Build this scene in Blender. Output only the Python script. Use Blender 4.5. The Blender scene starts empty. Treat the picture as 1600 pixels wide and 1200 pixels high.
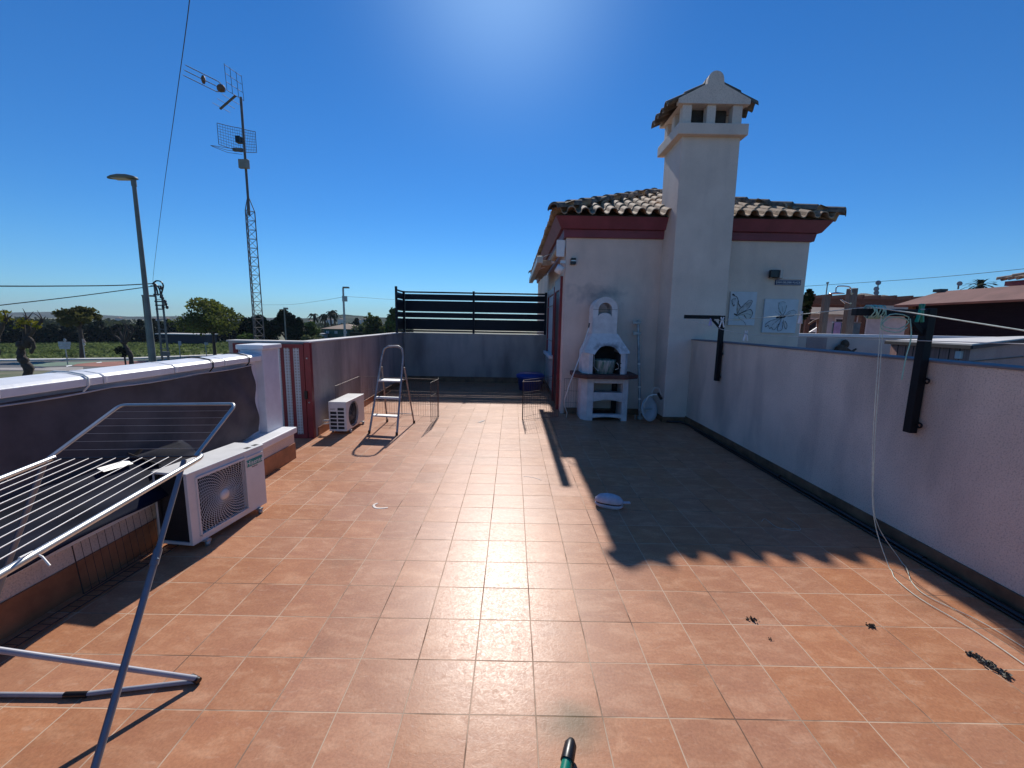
import bpy, bmesh, math, random
from mathutils import Vector as V, Matrix
random.seed(7)
C = bpy.context.scene
COL = C.collection
PI = math.pi
# ------------------------------------------------------------------ camera
F_PX, PITCH, YAW, ROLL, HC = 640.42, -.1464, -.0006, -.0180, 1.7507
RM = (Matrix.Rotation(YAW, 3, 'Z') @ Matrix.Rotation(PITCH, 3, 'X') @ Matrix.Rotation(ROLL, 3, 'Y'))
def at(px, py, Y):
    d = RM @ V(((px-800)/F_PX, 1, -(py-600)/F_PX))
    return V((0, 0, HC)) + d*(Y/d.y)
def atx(px, py, X):
    d = RM @ V(((px-800)/F_PX, 1, -(py-600)/F_PX))
    return V((0, 0, HC)) + d*(X/d.x)
def gz(px, py, z=0):
    d = RM @ V(((px-800)/F_PX, 1, -(py-600)/F_PX))
    return V((0, 0, HC)) + d*((z-HC)/d.z)
cam = bpy.data.cameras.new('camera'); co = bpy.data.objects.new('camera', cam); COL.objects.link(co)
cam.sensor_width = 36; cam.lens = 36*F_PX/1600; cam.clip_start = .02; cam.clip_end = 9000
r_, f_, u_ = RM @ V((1, 0, 0)), RM @ V((0, 1, 0)), RM @ V((0, 0, 1))
co.matrix_world = Matrix(((r_.x, u_.x, -f_.x, 0), (r_.y, u_.y, -f_.y, 0), (r_.z, u_.z, -f_.z, HC), (0, 0, 0, 1)))
C.camera = co
# ------------------------------------------------------------------ materials
MATS = {}
def mat(name, col, rough=.6, var=.12, scale=4, bump=0., bscale=60, metal=0, col2=None, stretch=(1, 1, 1), stain=None, st_scale=1.2, st_lo=.55, spec=None, detail=5, streak=0):
    if name in MATS: return MATS[name]
    m = bpy.data.materials.new(name); m.use_nodes = True; MATS[name] = m
    N, L = m.node_tree.nodes, m.node_tree.links
    b = N['Principled BSDF']; b.inputs['Roughness'].default_value = rough; b.inputs['Metallic'].default_value = metal
    if spec is not None: b.inputs['Specular IOR Level'].default_value = spec
    tc = N.new('ShaderNodeTexCoord'); mp = N.new('ShaderNodeMapping'); mp.inputs['Scale'].default_value = stretch
    L.new(tc.outputs['Object'], mp.inputs[0])
    n = N.new('ShaderNodeTexNoise'); n.inputs['Scale'].default_value = scale; n.inputs['Detail'].default_value = detail; n.inputs['Roughness'].default_value = .6
    L.new(mp.outputs[0], n.inputs['Vector'])
    r = N.new('ShaderNodeValToRGB'); c2 = col2 or tuple(c*(1-var*2) for c in col)
    r.color_ramp.elements[0].color = (*c2, 1); r.color_ramp.elements[0].position = .35
    r.color_ramp.elements[1].color = (*(col if col2 else tuple(min(1, c*(1+var)) for c in col)), 1); r.color_ramp.elements[1].position = .65
    L.new(n.outputs['Fac'], r.inputs[0]); out = r.outputs[0]
    if stain:
        n3 = N.new('ShaderNodeTexNoise'); n3.inputs['Scale'].default_value = st_scale; n3.inputs['Detail'].default_value = 6
        mp3 = N.new('ShaderNodeMapping'); mp3.inputs['Scale'].default_value = (1, 1, .35); L.new(tc.outputs['Object'], mp3.inputs[0]); L.new(mp3.outputs[0], n3.inputs['Vector'])
        r3 = N.new('ShaderNodeValToRGB'); r3.color_ramp.elements[0].position = st_lo; r3.color_ramp.elements[0].color = (0, 0, 0, 1)
        r3.color_ramp.elements[1].position = st_lo+.22; r3.color_ramp.elements[1].color = (.8, .8, .8, 1); L.new(n3.outputs['Fac'], r3.inputs[0])
        mx = N.new('ShaderNodeMixRGB'); mx.inputs[2].default_value = (*stain, 1); L.new(r3.outputs[0], mx.inputs[0]); L.new(out, mx.inputs[1]); out = mx.outputs[0]
    if streak:
        n6 = N.new('ShaderNodeTexNoise'); n6.inputs['Scale'].default_value = 1; n6.inputs['Detail'].default_value = 5; mp6 = N.new('ShaderNodeMapping'); mp6.inputs['Scale'].default_value = (3.5, 3.5, .7); L.new(tc.outputs['Object'], mp6.inputs[0]); L.new(mp6.outputs[0], n6.inputs['Vector'])
        r6 = N.new('ShaderNodeValToRGB'); r6.color_ramp.elements[0].position = .50; r6.color_ramp.elements[0].color = (1, 1, 1, 1); r6.color_ramp.elements[1].position = .75; r6.color_ramp.elements[1].color = (1-streak, 1-streak, 1-streak*.9, 1); L.new(n6.outputs['Fac'], r6.inputs[0])
        n7 = N.new('ShaderNodeTexNoise'); n7.inputs['Scale'].default_value = 90; n7.inputs['Detail'].default_value = 3; L.new(tc.outputs['Object'], n7.inputs['Vector'])
        r7 = N.new('ShaderNodeValToRGB'); r7.color_ramp.elements[0].position = .3; r7.color_ramp.elements[0].color = (.72, .72, .72, 1); r7.color_ramp.elements[1].position = .5; L.new(n7.outputs['Fac'], r7.inputs[0])
        for rk in (r6, r7): m6 = N.new('ShaderNodeMixRGB'); m6.blend_type = 'MULTIPLY'; m6.inputs[0].default_value = 1; L.new(out, m6.inputs[1]); L.new(rk.outputs[0], m6.inputs[2]); out = m6.outputs[0]
    L.new(out, b.inputs['Base Color'])
    if bump:
        n2 = N.new('ShaderNodeTexNoise'); n2.inputs['Scale'].default_value = bscale; n2.inputs['Detail'].default_value = 4
        L.new(tc.outputs['Object'], n2.inputs['Vector'])
        bp = N.new('ShaderNodeBump'); bp.inputs['Strength'].default_value = bump; bp.inputs['Distance'].default_value = .01
        L.new(n2.outputs['Fac'], bp.inputs['Height']); L.new(bp.outputs[0], b.inputs['Normal'])
    return m
def leafmat(name, dark, light, scale=.8, trans=.25):
    if name in MATS: return MATS[name]
    m = mat(name, light, .75, col2=dark, scale=scale, spec=.08)
    N, L = m.node_tree.nodes, m.node_tree.links; b = N['Principled BSDF']; o = [x for x in N if x.type == 'OUTPUT_MATERIAL'][0]
    t = N.new('ShaderNodeBsdfTranslucent'); mx = N.new('ShaderNodeMixShader'); mx.inputs[0].default_value = trans
    L.new(b.inputs['Base Color'].links[0].from_socket, t.inputs[0]); L.new(b.outputs[0], mx.inputs[1]); L.new(t.outputs[0], mx.inputs[2]); L.new(mx.outputs[0], o.inputs[0])
    return m
def M_plaster(name, col, stain, streak=.10, **k):
    return mat(name, col, .9, .05, 1.5, bump=.5, bscale=110, stain=stain, spec=.2, streak=streak, **k)
wall_m = M_plaster('plaster', (.78, .63, .54), (.42, .38, .35), st_scale=1.0, st_lo=.56)
wallr_m = M_plaster('plaster parapet', (.80, .66, .55), (.44, .38, .33), streak=.18, st_scale=1.3, st_lo=.5)
wallb_m = M_plaster('plaster weathered shaded', (.50, .43, .39), (.24, .22, .21), streak=.25, st_scale=1.6, st_lo=.48)  # weathered plaster, its base also darkened to stand for shade on these walls
chim_m = M_plaster('plaster chimney', (.76, .65, .57), (.46, .41, .37), st_scale=.9, st_lo=.56)
white_m = mat('white paint', (.78, .78, .78), .5, .04, 3, bump=.1, bscale=40)
coping_m = mat('white glazed coping', (.80, .80, .80), .4, .05, 5, bump=.12, bscale=20)
pierw_m = mat('pier paint', (.70, .70, .76), .6, .06, 3, bump=.15, bscale=30, stain=(.5, .5, .55), st_scale=2)
skirt_m = mat('terracotta skirting', (.38, .15, .07), .5, .15, 6)
skirtd_m = mat('brown skirting', (.20, .11, .06), .6, .2, 6)
red_m = mat('oxblood paint', (.21, .02, .025), .45, .1, 5)
redc_m = mat('cornice paint', (.20, .045, .065), .6, .1, 3, bump=.15, bscale=50)
tile_m = mat('roof clay', (.50, .35, .23), .85, 0, 7, bump=.5, bscale=30, col2=(.24, .17, .11), stain=(.09, .08, .06), st_scale=3.0, st_lo=.58)
tiled_m = mat('roof clay aged', (.26, .20, .15), .85, 0, 7, bump=.4, bscale=30, col2=(.07, .06, .05))
navy_m = mat('navy powder coat', (.005, .011, .022), .5, .1, 4, spec=.2)
black_m = mat('black powder coat', (.008, .010, .014), .5, .1, 4, spec=.2)
blackp_m = mat('black plastic', (.01, .01, .012), .35, .1, 4)
alu_m = mat('aluminium', (.55, .55, .56), .38, .08, 8, metal=.85)
aluw_m = mat('worn aluminium', (.42, .40, .39), .55, .15, 12, metal=.6)
galv_m = mat('galvanised steel', (.38, .40, .40), .5, .15, 10, metal=.5)
wire_m = mat('zinc wire', (.16, .14, .13), .5, .2, 20, metal=.7)
rustw_m = mat('dark wire', (.08, .06, .055), .6, .2, 20, metal=.5)
wwire_m = mat('white coated wire', (.75, .74, .70), .4, .05, 8)
acw_m = mat('unit enamel', (.74, .73, .70), .45, .05, 4, bump=.03)
acd_m = mat('unit grille shadow', (.02, .02, .022), .6)
fan_m = mat('fan blade', (.10, .095, .09), .6)
fin_m = mat('condenser fins', (.035, .037, .04), .5, .2, 200, metal=.4)
teal_m = mat('teal badge', (.0, .28, .25), .4, .03)
txt_m = mat('badge lettering', (.8, .82, .82), .5, .02)
fab_m = mat('shade cloth', (.108, .098, .105), .95, .15, 2.2, bump=.3, bscale=300, spec=.05)
tarp_m = mat('glossy dark sheet', (.007, .010, .024), .7, .2, 3, spec=.05)
conc_m = mat('refractory concrete', (.68, .67, .67), .85, .08, 6, bump=.3, bscale=80, stain=(.40, .42, .45), st_scale=2.5)
soot_shade_m = mat('soot and shade', (.02, .022, .025), .95, .2, 8)  # firebox soot and seam, also the painted shade inside the stand
slab_m = mat('red brown slab', (.13, .055, .045), .8, .15, 8, bump=.2)
bucket_m = mat('white paint on green bucket', (.6, .62, .6), .5, 0, 9, col2=(.04, .20, .14), stretch=(2.2, 2.2, .35))
tub_m = mat('blue plastic', (.01, .05, .30), .4, .05, 3)
green_m = mat('green plastic', (.0, .22, .14), .35, .05, 5)
cord_m = mat('pale nylon cord', (.60, .66, .56), .6, .1, 30)
cordg_m = mat('green cord', (.33, .60, .48), .6, .1, 30)
lampgrey_m = mat('lamp column grey', (.20, .22, .20), .6, .1, 3, spec=.2)
mast_m = mat('lattice steel', (.14, .14, .14), .6, .15, 6, metal=.2)
wood_m = mat('timber', (.16, .08, .05), .75, .15, 8, stretch=(1, 1, 6))
woodg_m = mat('grey timber', (.12, .11, .105), .8, .15, 8, stretch=(6, 6, .6), bump=.2)
bark_m = mat('bark', (.060, .045, .036), .95, .2, 5, bump=.5, bscale=12)
asph_m = mat('asphalt', (.13, .13, .13), .9, .12, .8, spec=.2)
pave_m = mat('pavement', (.36, .33, .30), .9, .12, .6, spec=.2)
redpath_m = mat('red cycle path', (.30, .12, .08), .9, .12, .6)
greenpath_m = mat('green path', (.15, .22, .15), .9, .12, .6)
kerb_m = mat('kerb', (.60, .58, .55), .85, .08, 1)
mark_m = mat('road paint', (.78, .78, .76), .8, .05, 1)
soil_m = mat('dry ground', (.20, .17, .11), .95, 0, .25, col2=(.07, .10, .035))
# ------------------------------------------------------------------ mesh builder
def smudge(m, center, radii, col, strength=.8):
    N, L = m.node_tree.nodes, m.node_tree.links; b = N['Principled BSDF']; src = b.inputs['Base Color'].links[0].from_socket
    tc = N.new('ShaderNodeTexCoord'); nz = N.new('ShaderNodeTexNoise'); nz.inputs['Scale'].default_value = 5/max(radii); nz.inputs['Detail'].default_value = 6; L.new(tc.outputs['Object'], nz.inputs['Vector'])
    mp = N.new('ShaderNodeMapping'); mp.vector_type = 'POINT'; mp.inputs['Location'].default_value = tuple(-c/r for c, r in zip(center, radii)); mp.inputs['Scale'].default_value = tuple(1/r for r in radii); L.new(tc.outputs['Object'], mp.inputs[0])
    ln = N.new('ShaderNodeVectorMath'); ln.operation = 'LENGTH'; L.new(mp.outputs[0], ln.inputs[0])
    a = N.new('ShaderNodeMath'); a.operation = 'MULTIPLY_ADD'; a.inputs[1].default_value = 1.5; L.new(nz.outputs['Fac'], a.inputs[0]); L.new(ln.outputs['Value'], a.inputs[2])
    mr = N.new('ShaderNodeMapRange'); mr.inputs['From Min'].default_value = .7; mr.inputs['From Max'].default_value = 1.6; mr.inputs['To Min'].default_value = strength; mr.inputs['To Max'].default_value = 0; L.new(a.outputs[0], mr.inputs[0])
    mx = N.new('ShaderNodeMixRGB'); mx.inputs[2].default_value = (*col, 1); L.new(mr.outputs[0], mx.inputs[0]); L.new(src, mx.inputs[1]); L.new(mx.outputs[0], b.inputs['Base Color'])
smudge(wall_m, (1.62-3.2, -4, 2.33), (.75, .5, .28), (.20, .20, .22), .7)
smudge(conc_m, (0.05, -.25, 1.36), (.42, .12, .14), (.06, .06, .065), .9)
class MB:
    def __init__(s): s.v = []; s.f = []; s.sm = []
    def add(s, vs, fs, smooth=False):
        k = len(s.v); s.v += [tuple(v) for v in vs]; s.f += [tuple(i+k for i in f) for f in fs]; s.sm += [smooth]*len(fs); return s
    def box(s, x0, x1, y0, y1, z0, z1):
        return s.add([(x, y, z) for z in (z0, z1) for x, y in ((x0, y0), (x1, y0), (x1, y1), (x0, y1))],
            [(3, 2, 1, 0), (4, 5, 6, 7), (0, 1, 5, 4), (1, 2, 6, 5), (2, 3, 7, 6), (3, 0, 4, 7)])
    def hexa(s, p):   # 8 points: bottom 4 ccw, top 4 ccw
        return s.add(p, [(3, 2, 1, 0), (4, 5, 6, 7), (0, 1, 5, 4), (1, 2, 6, 5), (2, 3, 7, 6), (3, 0, 4, 7)])
    def prism(s, pts, z0, z1):
        n = len(pts); return s.add([(x, y, z0) for x, y in pts]+[(x, y, z1) for x, y in pts],
            [tuple(range(n-1, -1, -1)), tuple(range(n, 2*n))]+[(i, (i+1) % n, n+(i+1) % n, n+i) for i in range(n)])
    def extr(s, pts, d):   # 3D polygon extruded by vector d
        n = len(pts); d = V(d); pts = [V(p) for p in pts]
        return s.add(pts+[p+d for p in pts], [tuple(range(n-1, -1, -1)), tuple(range(n, 2*n))]+[(i, (i+1) % n, n+(i+1) % n, n+i) for i in range(n)])
    def tube(s, path, r, n=8, cap=True, closed=False):
        path = [V(p) for p in path]; rs = r if isinstance(r, (list, tuple)) else [r]*len(path); m = len(path); vs = []; up = None
        for i, p in enumerate(path):
            if closed: d = path[(i+1) % m]-path[i-1]
            else: d = path[min(i+1, m-1)]-path[max(i-1, 0)]
            d.normalize()
            if up is None: up = V((0, 0, 1)) if abs(d.z) < .9 else V((1, 0, 0))
            a = d.cross(up)
            if a.length < 1e-5: a = d.orthogonal()
            a.normalize(); b = a.cross(d).normalized(); up = b
            vs += [p+(a*math.cos(t)+b*math.sin(t))*rs[i] for t in (2*PI*k/n for k in range(n))]
        fs = [(i*n+k, i*n+(k+1) % n, (i+1) % m*n+(k+1) % n, (i+1) % m*n+k) for i in range(m if closed else m-1) for k in range(n)]
        s.add(vs, fs, True)
        if cap and not closed: s.add(vs[:n], [tuple(range(n-1, -1, -1))]); s.add(vs[-n:], [tuple(range(n))])
        return s
    def bar(s, p, q, w, h, up=(0, 0, 1)):   # rectangular bar
        p, q = V(p), V(q); d = (q-p).normalized(); a = d.cross(V(up))
        if a.length < 1e-4: a = d.cross(V((1, 0, 0)))
        a.normalize(); b = a.cross(d); a *= w/2; b *= h/2
        return s.add([p-a-b, p+a-b, p+a+b, p-a+b, q-a-b, q+a-b, q+a+b, q-a+b], [(3, 2, 1, 0), (4, 5, 6, 7), (0, 1, 5, 4), (1, 2, 6, 5), (2, 3, 7, 6), (3, 0, 4, 7)])
    def lathe(s, prof, c=(0, 0, 0), n=24, axis=(0, 0, 1)):
        q = V((0, 0, 1)).rotation_difference(V(axis)); c = V(c)
        vs = [c+q @ V((r*math.cos(2*PI*k/n), r*math.sin(2*PI*k/n), z)) for r, z in prof for k in range(n)]
        return s.add(vs, [(i*n+k, i*n+(k+1) % n, (i+1)*n+(k+1) % n, (i+1)*n+k) for i in range(len(prof)-1) for k in range(n)], True)
    def ball(s, c, r, n=12, sz=(1, 1, 1), jit=0):
        c = V(c); vs = []
        for i in range(n//2+1):
            t = PI*i/(n//2)
            for k in range(n):
                j = 1+random.uniform(-jit, jit)
                vs.append(c+V((math.sin(t)*math.cos(2*PI*k/n)*sz[0], math.sin(t)*math.sin(2*PI*k/n)*sz[1], math.cos(t)*sz[2]))*r*j)
        return s.add(vs, [(i*n+k, (i+1)*n+k, (i+1)*n+(k+1) % n, i*n+(k+1) % n) for i in range(n//2) for k in range(n)], True)
    def leaf(s, p, size, nrm=None):
        p = V(p); a = V((random.gauss(0, 1), random.gauss(0, 1), random.gauss(0, 1))).normalized(); b = a.orthogonal().normalized()
        b = (Matrix.Rotation(random.random()*6.28, 3, a) @ b)*size; c = a.cross(b)*random.uniform(.5, .9)
        return s.add([p-b, p+c, p+b, p-c], [(0, 1, 2, 3)])
def chain(pts, n=5):
    out = []; P_ = [pts[0]]+list(pts)+[pts[-1]]
    for i in range(1, len(P_)-2):
        p0, p1, p2, p3 = P_[i-1:i+3]
        for k in range(n): s_ = k/n; out.append(.5*((2*p1)+(p2-p0)*s_+(2*p0-5*p1+4*p2-p3)*s_*s_+(3*p1-p0-3*p2+p3)*s_**3))
    return out+[P_[-1]]
def root_loc(o):
    while o.parent: o = o.parent
    return o.location
def link(name, mesh, m, parent=None):
    o = bpy.data.objects.new(name, mesh); COL.objects.link(o)
    if m: mesh.materials.clear(); mesh.materials.append(m)
    if parent: o.parent = parent
    return o
def build(name, mb, m, parent=None, local=False, bevel=0, seg=2, solid=0, base=None):
    me = bpy.data.meshes.new(name); loc = root_loc(parent) if parent and not local else V((0, 0, 0))
    if base is not None: loc = V(base)
    me.from_pydata([V(v)-loc for v in mb.v], [], mb.f); me.polygons.foreach_set('use_smooth', mb.sm)
    if bevel or solid or len(me.polygons) < 4000:
        bm = bmesh.new(); bm.from_mesh(me)
        if bevel:
            bmesh.ops.remove_doubles(bm, verts=bm.verts, dist=1e-5)
            es = [e for e in bm.edges if len(e.link_faces) == 2 and e.calc_face_angle(0) > .6]
            bmesh.ops.bevel(bm, geom=es, offset=bevel, segments=seg, affect='EDGES', profile=.6)
            for f in bm.faces: f.smooth = False
        if solid: bmesh.ops.solidify(bm, geom=bm.faces[:], thickness=solid)
        if solid or bevel or not any(mb.sm): bmesh.ops.recalc_face_normals(bm, faces=bm.faces)
        bm.to_mesh(me); bm.free()
    o = link(name, me, m, parent)
    if base is not None: o.location = base
    return o
def tag(o, label=None, cat=None, group=None, kind=None):
    if label: o['label'] = label
    if cat: o['category'] = cat
    if group: o['group'] = group
    if kind: o['kind'] = kind
    return o
def thing(name, label, cat, loc=(0, 0, 0), rz=0, group=None):
    o = bpy.data.objects.new(name, None); COL.objects.link(o); o.location = loc; o.rotation_euler = (0, 0, rz); o.empty_display_size = .1
    return tag(o, label, cat, group)
def struct(name, mb, m, **k): return tag(build(name, mb, m, **k), kind='structure')
def text_mesh(txt, size, ext=.0008):
    cu = bpy.data.curves.new('lettering', 'FONT'); cu.body = txt; cu.size = size; cu.align_x = 'CENTER'; cu.align_y = 'CENTER'; cu.extrude = ext
    o = bpy.data.objects.new('lettering', cu); COL.objects.link(o); bpy.context.view_layer.update()
    me = bpy.data.meshes.new_from_object(o.evaluated_get(bpy.context.evaluated_depsgraph_get())); bpy.data.objects.remove(o); return me
# ------------------------------------------------------------------ terrace floor
T = .3; GX, GY = -1.0638+.3*7, 1.6128
def floor_material():
    m = bpy.data.materials.new('terracotta tiles'); m.use_nodes = True; N, L = m.node_tree.nodes, m.node_tree.links; b = N['Principled BSDF']
    tc = N.new('ShaderNodeTexCoord'); sp = N.new('ShaderNodeSeparateXYZ')
    wob = N.new('ShaderNodeTexNoise'); wob.inputs['Scale'].default_value = 1.1; L.new(tc.outputs['Object'], wob.inputs['Vector'])
    wm = N.new('ShaderNodeVectorMath'); wm.operation = 'MULTIPLY_ADD'; wm.inputs[1].default_value = (.008, .008, 0); L.new(wob.outputs['Color'], wm.inputs[0]); L.new(tc.outputs['Object'], wm.inputs[2])
    L.new(wm.outputs[0], sp.inputs[0])
    def ma(op, a, bb=None, c=None):
        n = N.new('ShaderNodeMath'); n.operation = op
        for i, x in enumerate((a, bb, c)):
            if x is None: continue
            if isinstance(x, (int, float)): n.inputs[i].default_value = x
            else: L.new(x, n.inputs[i])
        return n.outputs[0]
    fx = ma('DIVIDE', ma('SUBTRACT', sp.outputs[0], GX+.004), T); fy = ma('DIVIDE', ma('SUBTRACT', sp.outputs[1], GY+.004), T)
    def edge(f): return ma('SUBTRACT', .5, ma('ABSOLUTE', ma('SUBTRACT', ma('FRACT', f), .5)))
    e = ma('MINIMUM', edge(fx), edge(fy))   # 0 on the joint
    mr = N.new('ShaderNodeMapRange'); mr.inputs['From Min'].default_value = .0075; mr.inputs['From Max'].default_value = .0115; L.new(e, mr.inputs[0]); tile = mr.outputs[0]
    cb = N.new('ShaderNodeCombineXYZ'); L.new(ma('FLOOR', fx), cb.inputs[0]); L.new(ma('FLOOR', fy), cb.inputs[1])
    wn = N.new('ShaderNodeTexWhiteNoise'); wn.noise_dimensions = '3D'; L.new(cb.outputs[0], wn.inputs['Vector'])
    # cloud pattern, shifted per tile
    sh = N.new('ShaderNodeVectorMath'); sh.operation = 'MULTIPLY_ADD'; sh.inputs[1].default_value = (9, 9, 9); L.new(wn.outputs['Color'], sh.inputs[0]); L.new(tc.outputs['Object'], sh.inputs[2])
    ms = N.new('ShaderNodeMapping'); ms.inputs['Rotation'].default_value = (0, 0, .6); ms.inputs['Scale'].default_value = (1, 2.2, 1); L.new(sh.outputs[0], ms.inputs[0])
    n1 = N.new('ShaderNodeTexNoise'); n1.inputs['Scale'].default_value = 5; n1.inputs['Detail'].default_value = 7; n1.inputs['Roughness'].default_value = .6; n1.inputs['Distortion'].default_value = .5; L.new(ms.outputs[0], n1.inputs['Vector'])
    cr = N.new('ShaderNodeValToRGB'); el = cr.color_ramp.elements; el[0].position = .3; el[0].color = (.39, .165, .085, 1); el[1].position = .72; el[1].color = (.53, .27, .15, 1)
    x = el.new(.5); x.color = (.43, .19, .095, 1); L.new(n1.outputs['Fac'], cr.inputs[0])
    hs = N.new('ShaderNodeHueSaturation'); L.new(cr.outputs[0], hs.inputs['Color'])
    L.new(ma('MULTIPLY_ADD', wn.outputs['Value'], .14, 1.02), hs.inputs['Value']); s2 = N.new('ShaderNodeSeparateColor'); L.new(wn.outputs['Color'], s2.inputs[0])
    L.new(ma('MULTIPLY_ADD', s2.outputs[1], .08, .93), hs.inputs['Saturation'])
    # grime
    n2 = N.new('ShaderNodeTexNoise'); n2.inputs['Scale'].default_value = 1.3; n2.inputs['Detail'].default_value = 8; n2.inputs['Roughness'].default_value = .7; L.new(tc.outputs['Object'], n2.inputs['Vector'])
    r2 = N.new('ShaderNodeValToRGB'); r2.color_ramp.elements[0].position = .56; r2.color_ramp.elements[0].color = (0, 0, 0, 1); r2.color_ramp.elements[1].position = .8; r2.color_ramp.elements[1].color = (.7, .7, .7, 1); L.new(n2.outputs['Fac'], r2.inputs[0])
    mg = N.new('ShaderNodeMixRGB'); mg.inputs[2].default_value = (.26, .14, .08, 1); L.new(r2.outputs[0], mg.inputs[0]); L.new(hs.outputs[0], mg.inputs[1])
    # faint lime streaks
    n5 = N.new('ShaderNodeTexNoise'); n5.inputs['Scale'].default_value = 9; n5.inputs['Detail'].default_value = 9; n5.inputs['Distortion'].default_value = 2.5; L.new(ms.outputs[0], n5.inputs['Vector'])
    r5 = N.new('ShaderNodeValToRGB'); r5.color_ramp.elements[0].position = .6; r5.color_ramp.elements[0].color = (0, 0, 0, 1); r5.color_ramp.elements[1].position = .78; r5.color_ramp.elements[1].color = (.35, .35, .35, 1); L.new(n5.outputs['Fac'], r5.inputs[0])
    ml = N.new('ShaderNodeMixRGB'); ml.inputs[2].default_value = (.62, .42, .30, 1); L.new(r5.outputs[0], ml.inputs[0]); L.new(mg.outputs[0], ml.inputs[1])
    # grout, partly dark
    n3 = N.new('ShaderNodeTexNoise'); n3.inputs['Scale'].default_value = 2.2; n3.inputs['Detail'].default_value = 5; L.new(tc.outputs['Object'], n3.inputs['Vector'])
    r3 = N.new('ShaderNodeValToRGB'); r3.color_ramp.elements[0].position = .38; r3.color_ramp.elements[0].color = (.17, .10, .065, 1); r3.color_ramp.elements[1].position = .52; r3.color_ramp.elements[1].color = (.56, .40, .28, 1); L.new(n3.outputs['Fac'], r3.inputs[0])
    fn = N.new('ShaderNodeTexNoise'); fn.inputs['Scale'].default_value = 70; fn.inputs['Detail'].default_value = 6; fn.inputs['Roughness'].default_value = .7; L.new(tc.outputs['Object'], fn.inputs['Vector'])
    fr_ = N.new('ShaderNodeValToRGB'); fr_.color_ramp.elements[0].position = .3; fr_.color_ramp.elements[0].color = (.80, .80, .80, 1); fr_.color_ramp.elements[1].position = .6; fr_.color_ramp.elements[1].color = (1.05, 1.05, 1.05, 1); L.new(fn.outputs['Fac'], fr_.inputs[0])
    mf = N.new('ShaderNodeMixRGB'); mf.blend_type = 'MULTIPLY'; mf.inputs[0].default_value = 1; L.new(ml.outputs[0], mf.inputs[1]); L.new(fr_.outputs[0], mf.inputs[2]); ml = mf
    mt = N.new('ShaderNodeMixRGB'); L.new(tile, mt.inputs[0]); L.new(r3.outputs[0], mt.inputs[1]); L.new(ml.outputs[0], mt.inputs[2]); L.new(mt.outputs[0], b.inputs['Base Color'])
    # roughness
    n4 = N.new('ShaderNodeTexNoise'); n4.inputs['Scale'].default_value = 45; n4.inputs['Detail'].default_value = 5; n4.inputs['Distortion'].default_value = 1.5; L.new(tc.outputs['Object'], n4.inputs['Vector'])
    rr = ma('MULTIPLY_ADD', n4.outputs['Fac'], .30, .22); rr = ma('ADD', rr, ma('MULTIPLY', wn.outputs['Value'], .03))
    L.new(ma('ADD', ma('MULTIPLY', rr, tile), ma('MULTIPLY', ma('SUBTRACT', 1, tile), .85)), b.inputs['Roughness'])
    b.inputs['Specular IOR Level'].default_value = .22
    h = ma('ADD', ma('MULTIPLY', tile, .35), ma('MULTIPLY', n4.outputs['Fac'], .14)); h = ma('ADD', h, ma('MULTIPLY', n1.outputs['Fac'], .3))
    bp = N.new('ShaderNodeBump'); bp.inputs['Strength'].default_value = .55; bp.inputs['Distance'].default_value = .0045; L.new(h, bp.inputs['Height']); L.new(bp.outputs[0], b.inputs['Normal'])
    return m
floor_m = floor_material(); smudge(floor_m, (.30, 1.60, 0), (.26, .17, 1), (.13, .10, .05), .75)
struct('terrace_floor', MB().box(-4.6, 3.42, -2.5, 12.1, -.3, 0).box(-4.6, 3.42, -2.5, 12.3, -3, -.304), floor_m)

# ------------------------------------------------------------------ walls
def wall_box(name, label, b, m, coping=None, skirt=None, cop_m=None, sk_m=None):
    t = thing(name, label, 'wall', ((b[0]+b[1])/2, (b[2]+b[3])/2, 0))
    build('wall_body', MB().box(*b), m, t, bevel=.008)
    if coping: build('coping', MB().box(*coping), cop_m, t, bevel=.006)
    if skirt: build('skirting', MB().box(*skirt), sk_m, t)
    return t
bluecop_m = mat('blue grey coping', (.19, .18, .20), .7, .1, 3)
wall_box('parapet_wall', 'long mauve plastered parapet with thin blue-grey coping along the right side of the terrace', (3.22, 3.42, -2.5, 7.4, 0, 1.515), wallr_m,
         (3.205, 3.435, -2.5, 7.397, 1.515, 1.532), (3.207, 3.22, -2.5, 7.4, .0, .12), bluecop_m, skirtd_m)
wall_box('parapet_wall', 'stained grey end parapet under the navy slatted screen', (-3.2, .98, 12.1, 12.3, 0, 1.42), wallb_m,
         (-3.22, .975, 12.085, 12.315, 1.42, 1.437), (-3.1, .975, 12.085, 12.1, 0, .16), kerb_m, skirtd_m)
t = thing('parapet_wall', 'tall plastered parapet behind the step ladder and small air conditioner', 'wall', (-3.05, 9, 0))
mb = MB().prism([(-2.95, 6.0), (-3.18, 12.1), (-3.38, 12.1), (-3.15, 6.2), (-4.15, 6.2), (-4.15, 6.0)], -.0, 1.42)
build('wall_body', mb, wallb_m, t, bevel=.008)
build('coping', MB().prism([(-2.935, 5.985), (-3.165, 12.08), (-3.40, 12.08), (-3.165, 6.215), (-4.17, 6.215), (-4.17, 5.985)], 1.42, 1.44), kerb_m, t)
build('skirting', MB().prism([(-2.938, 6.1), (-3.15, 12.08), (-3.165, 12.08), (-2.955, 6.1)], 0, .13), skirt_m, t)
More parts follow.
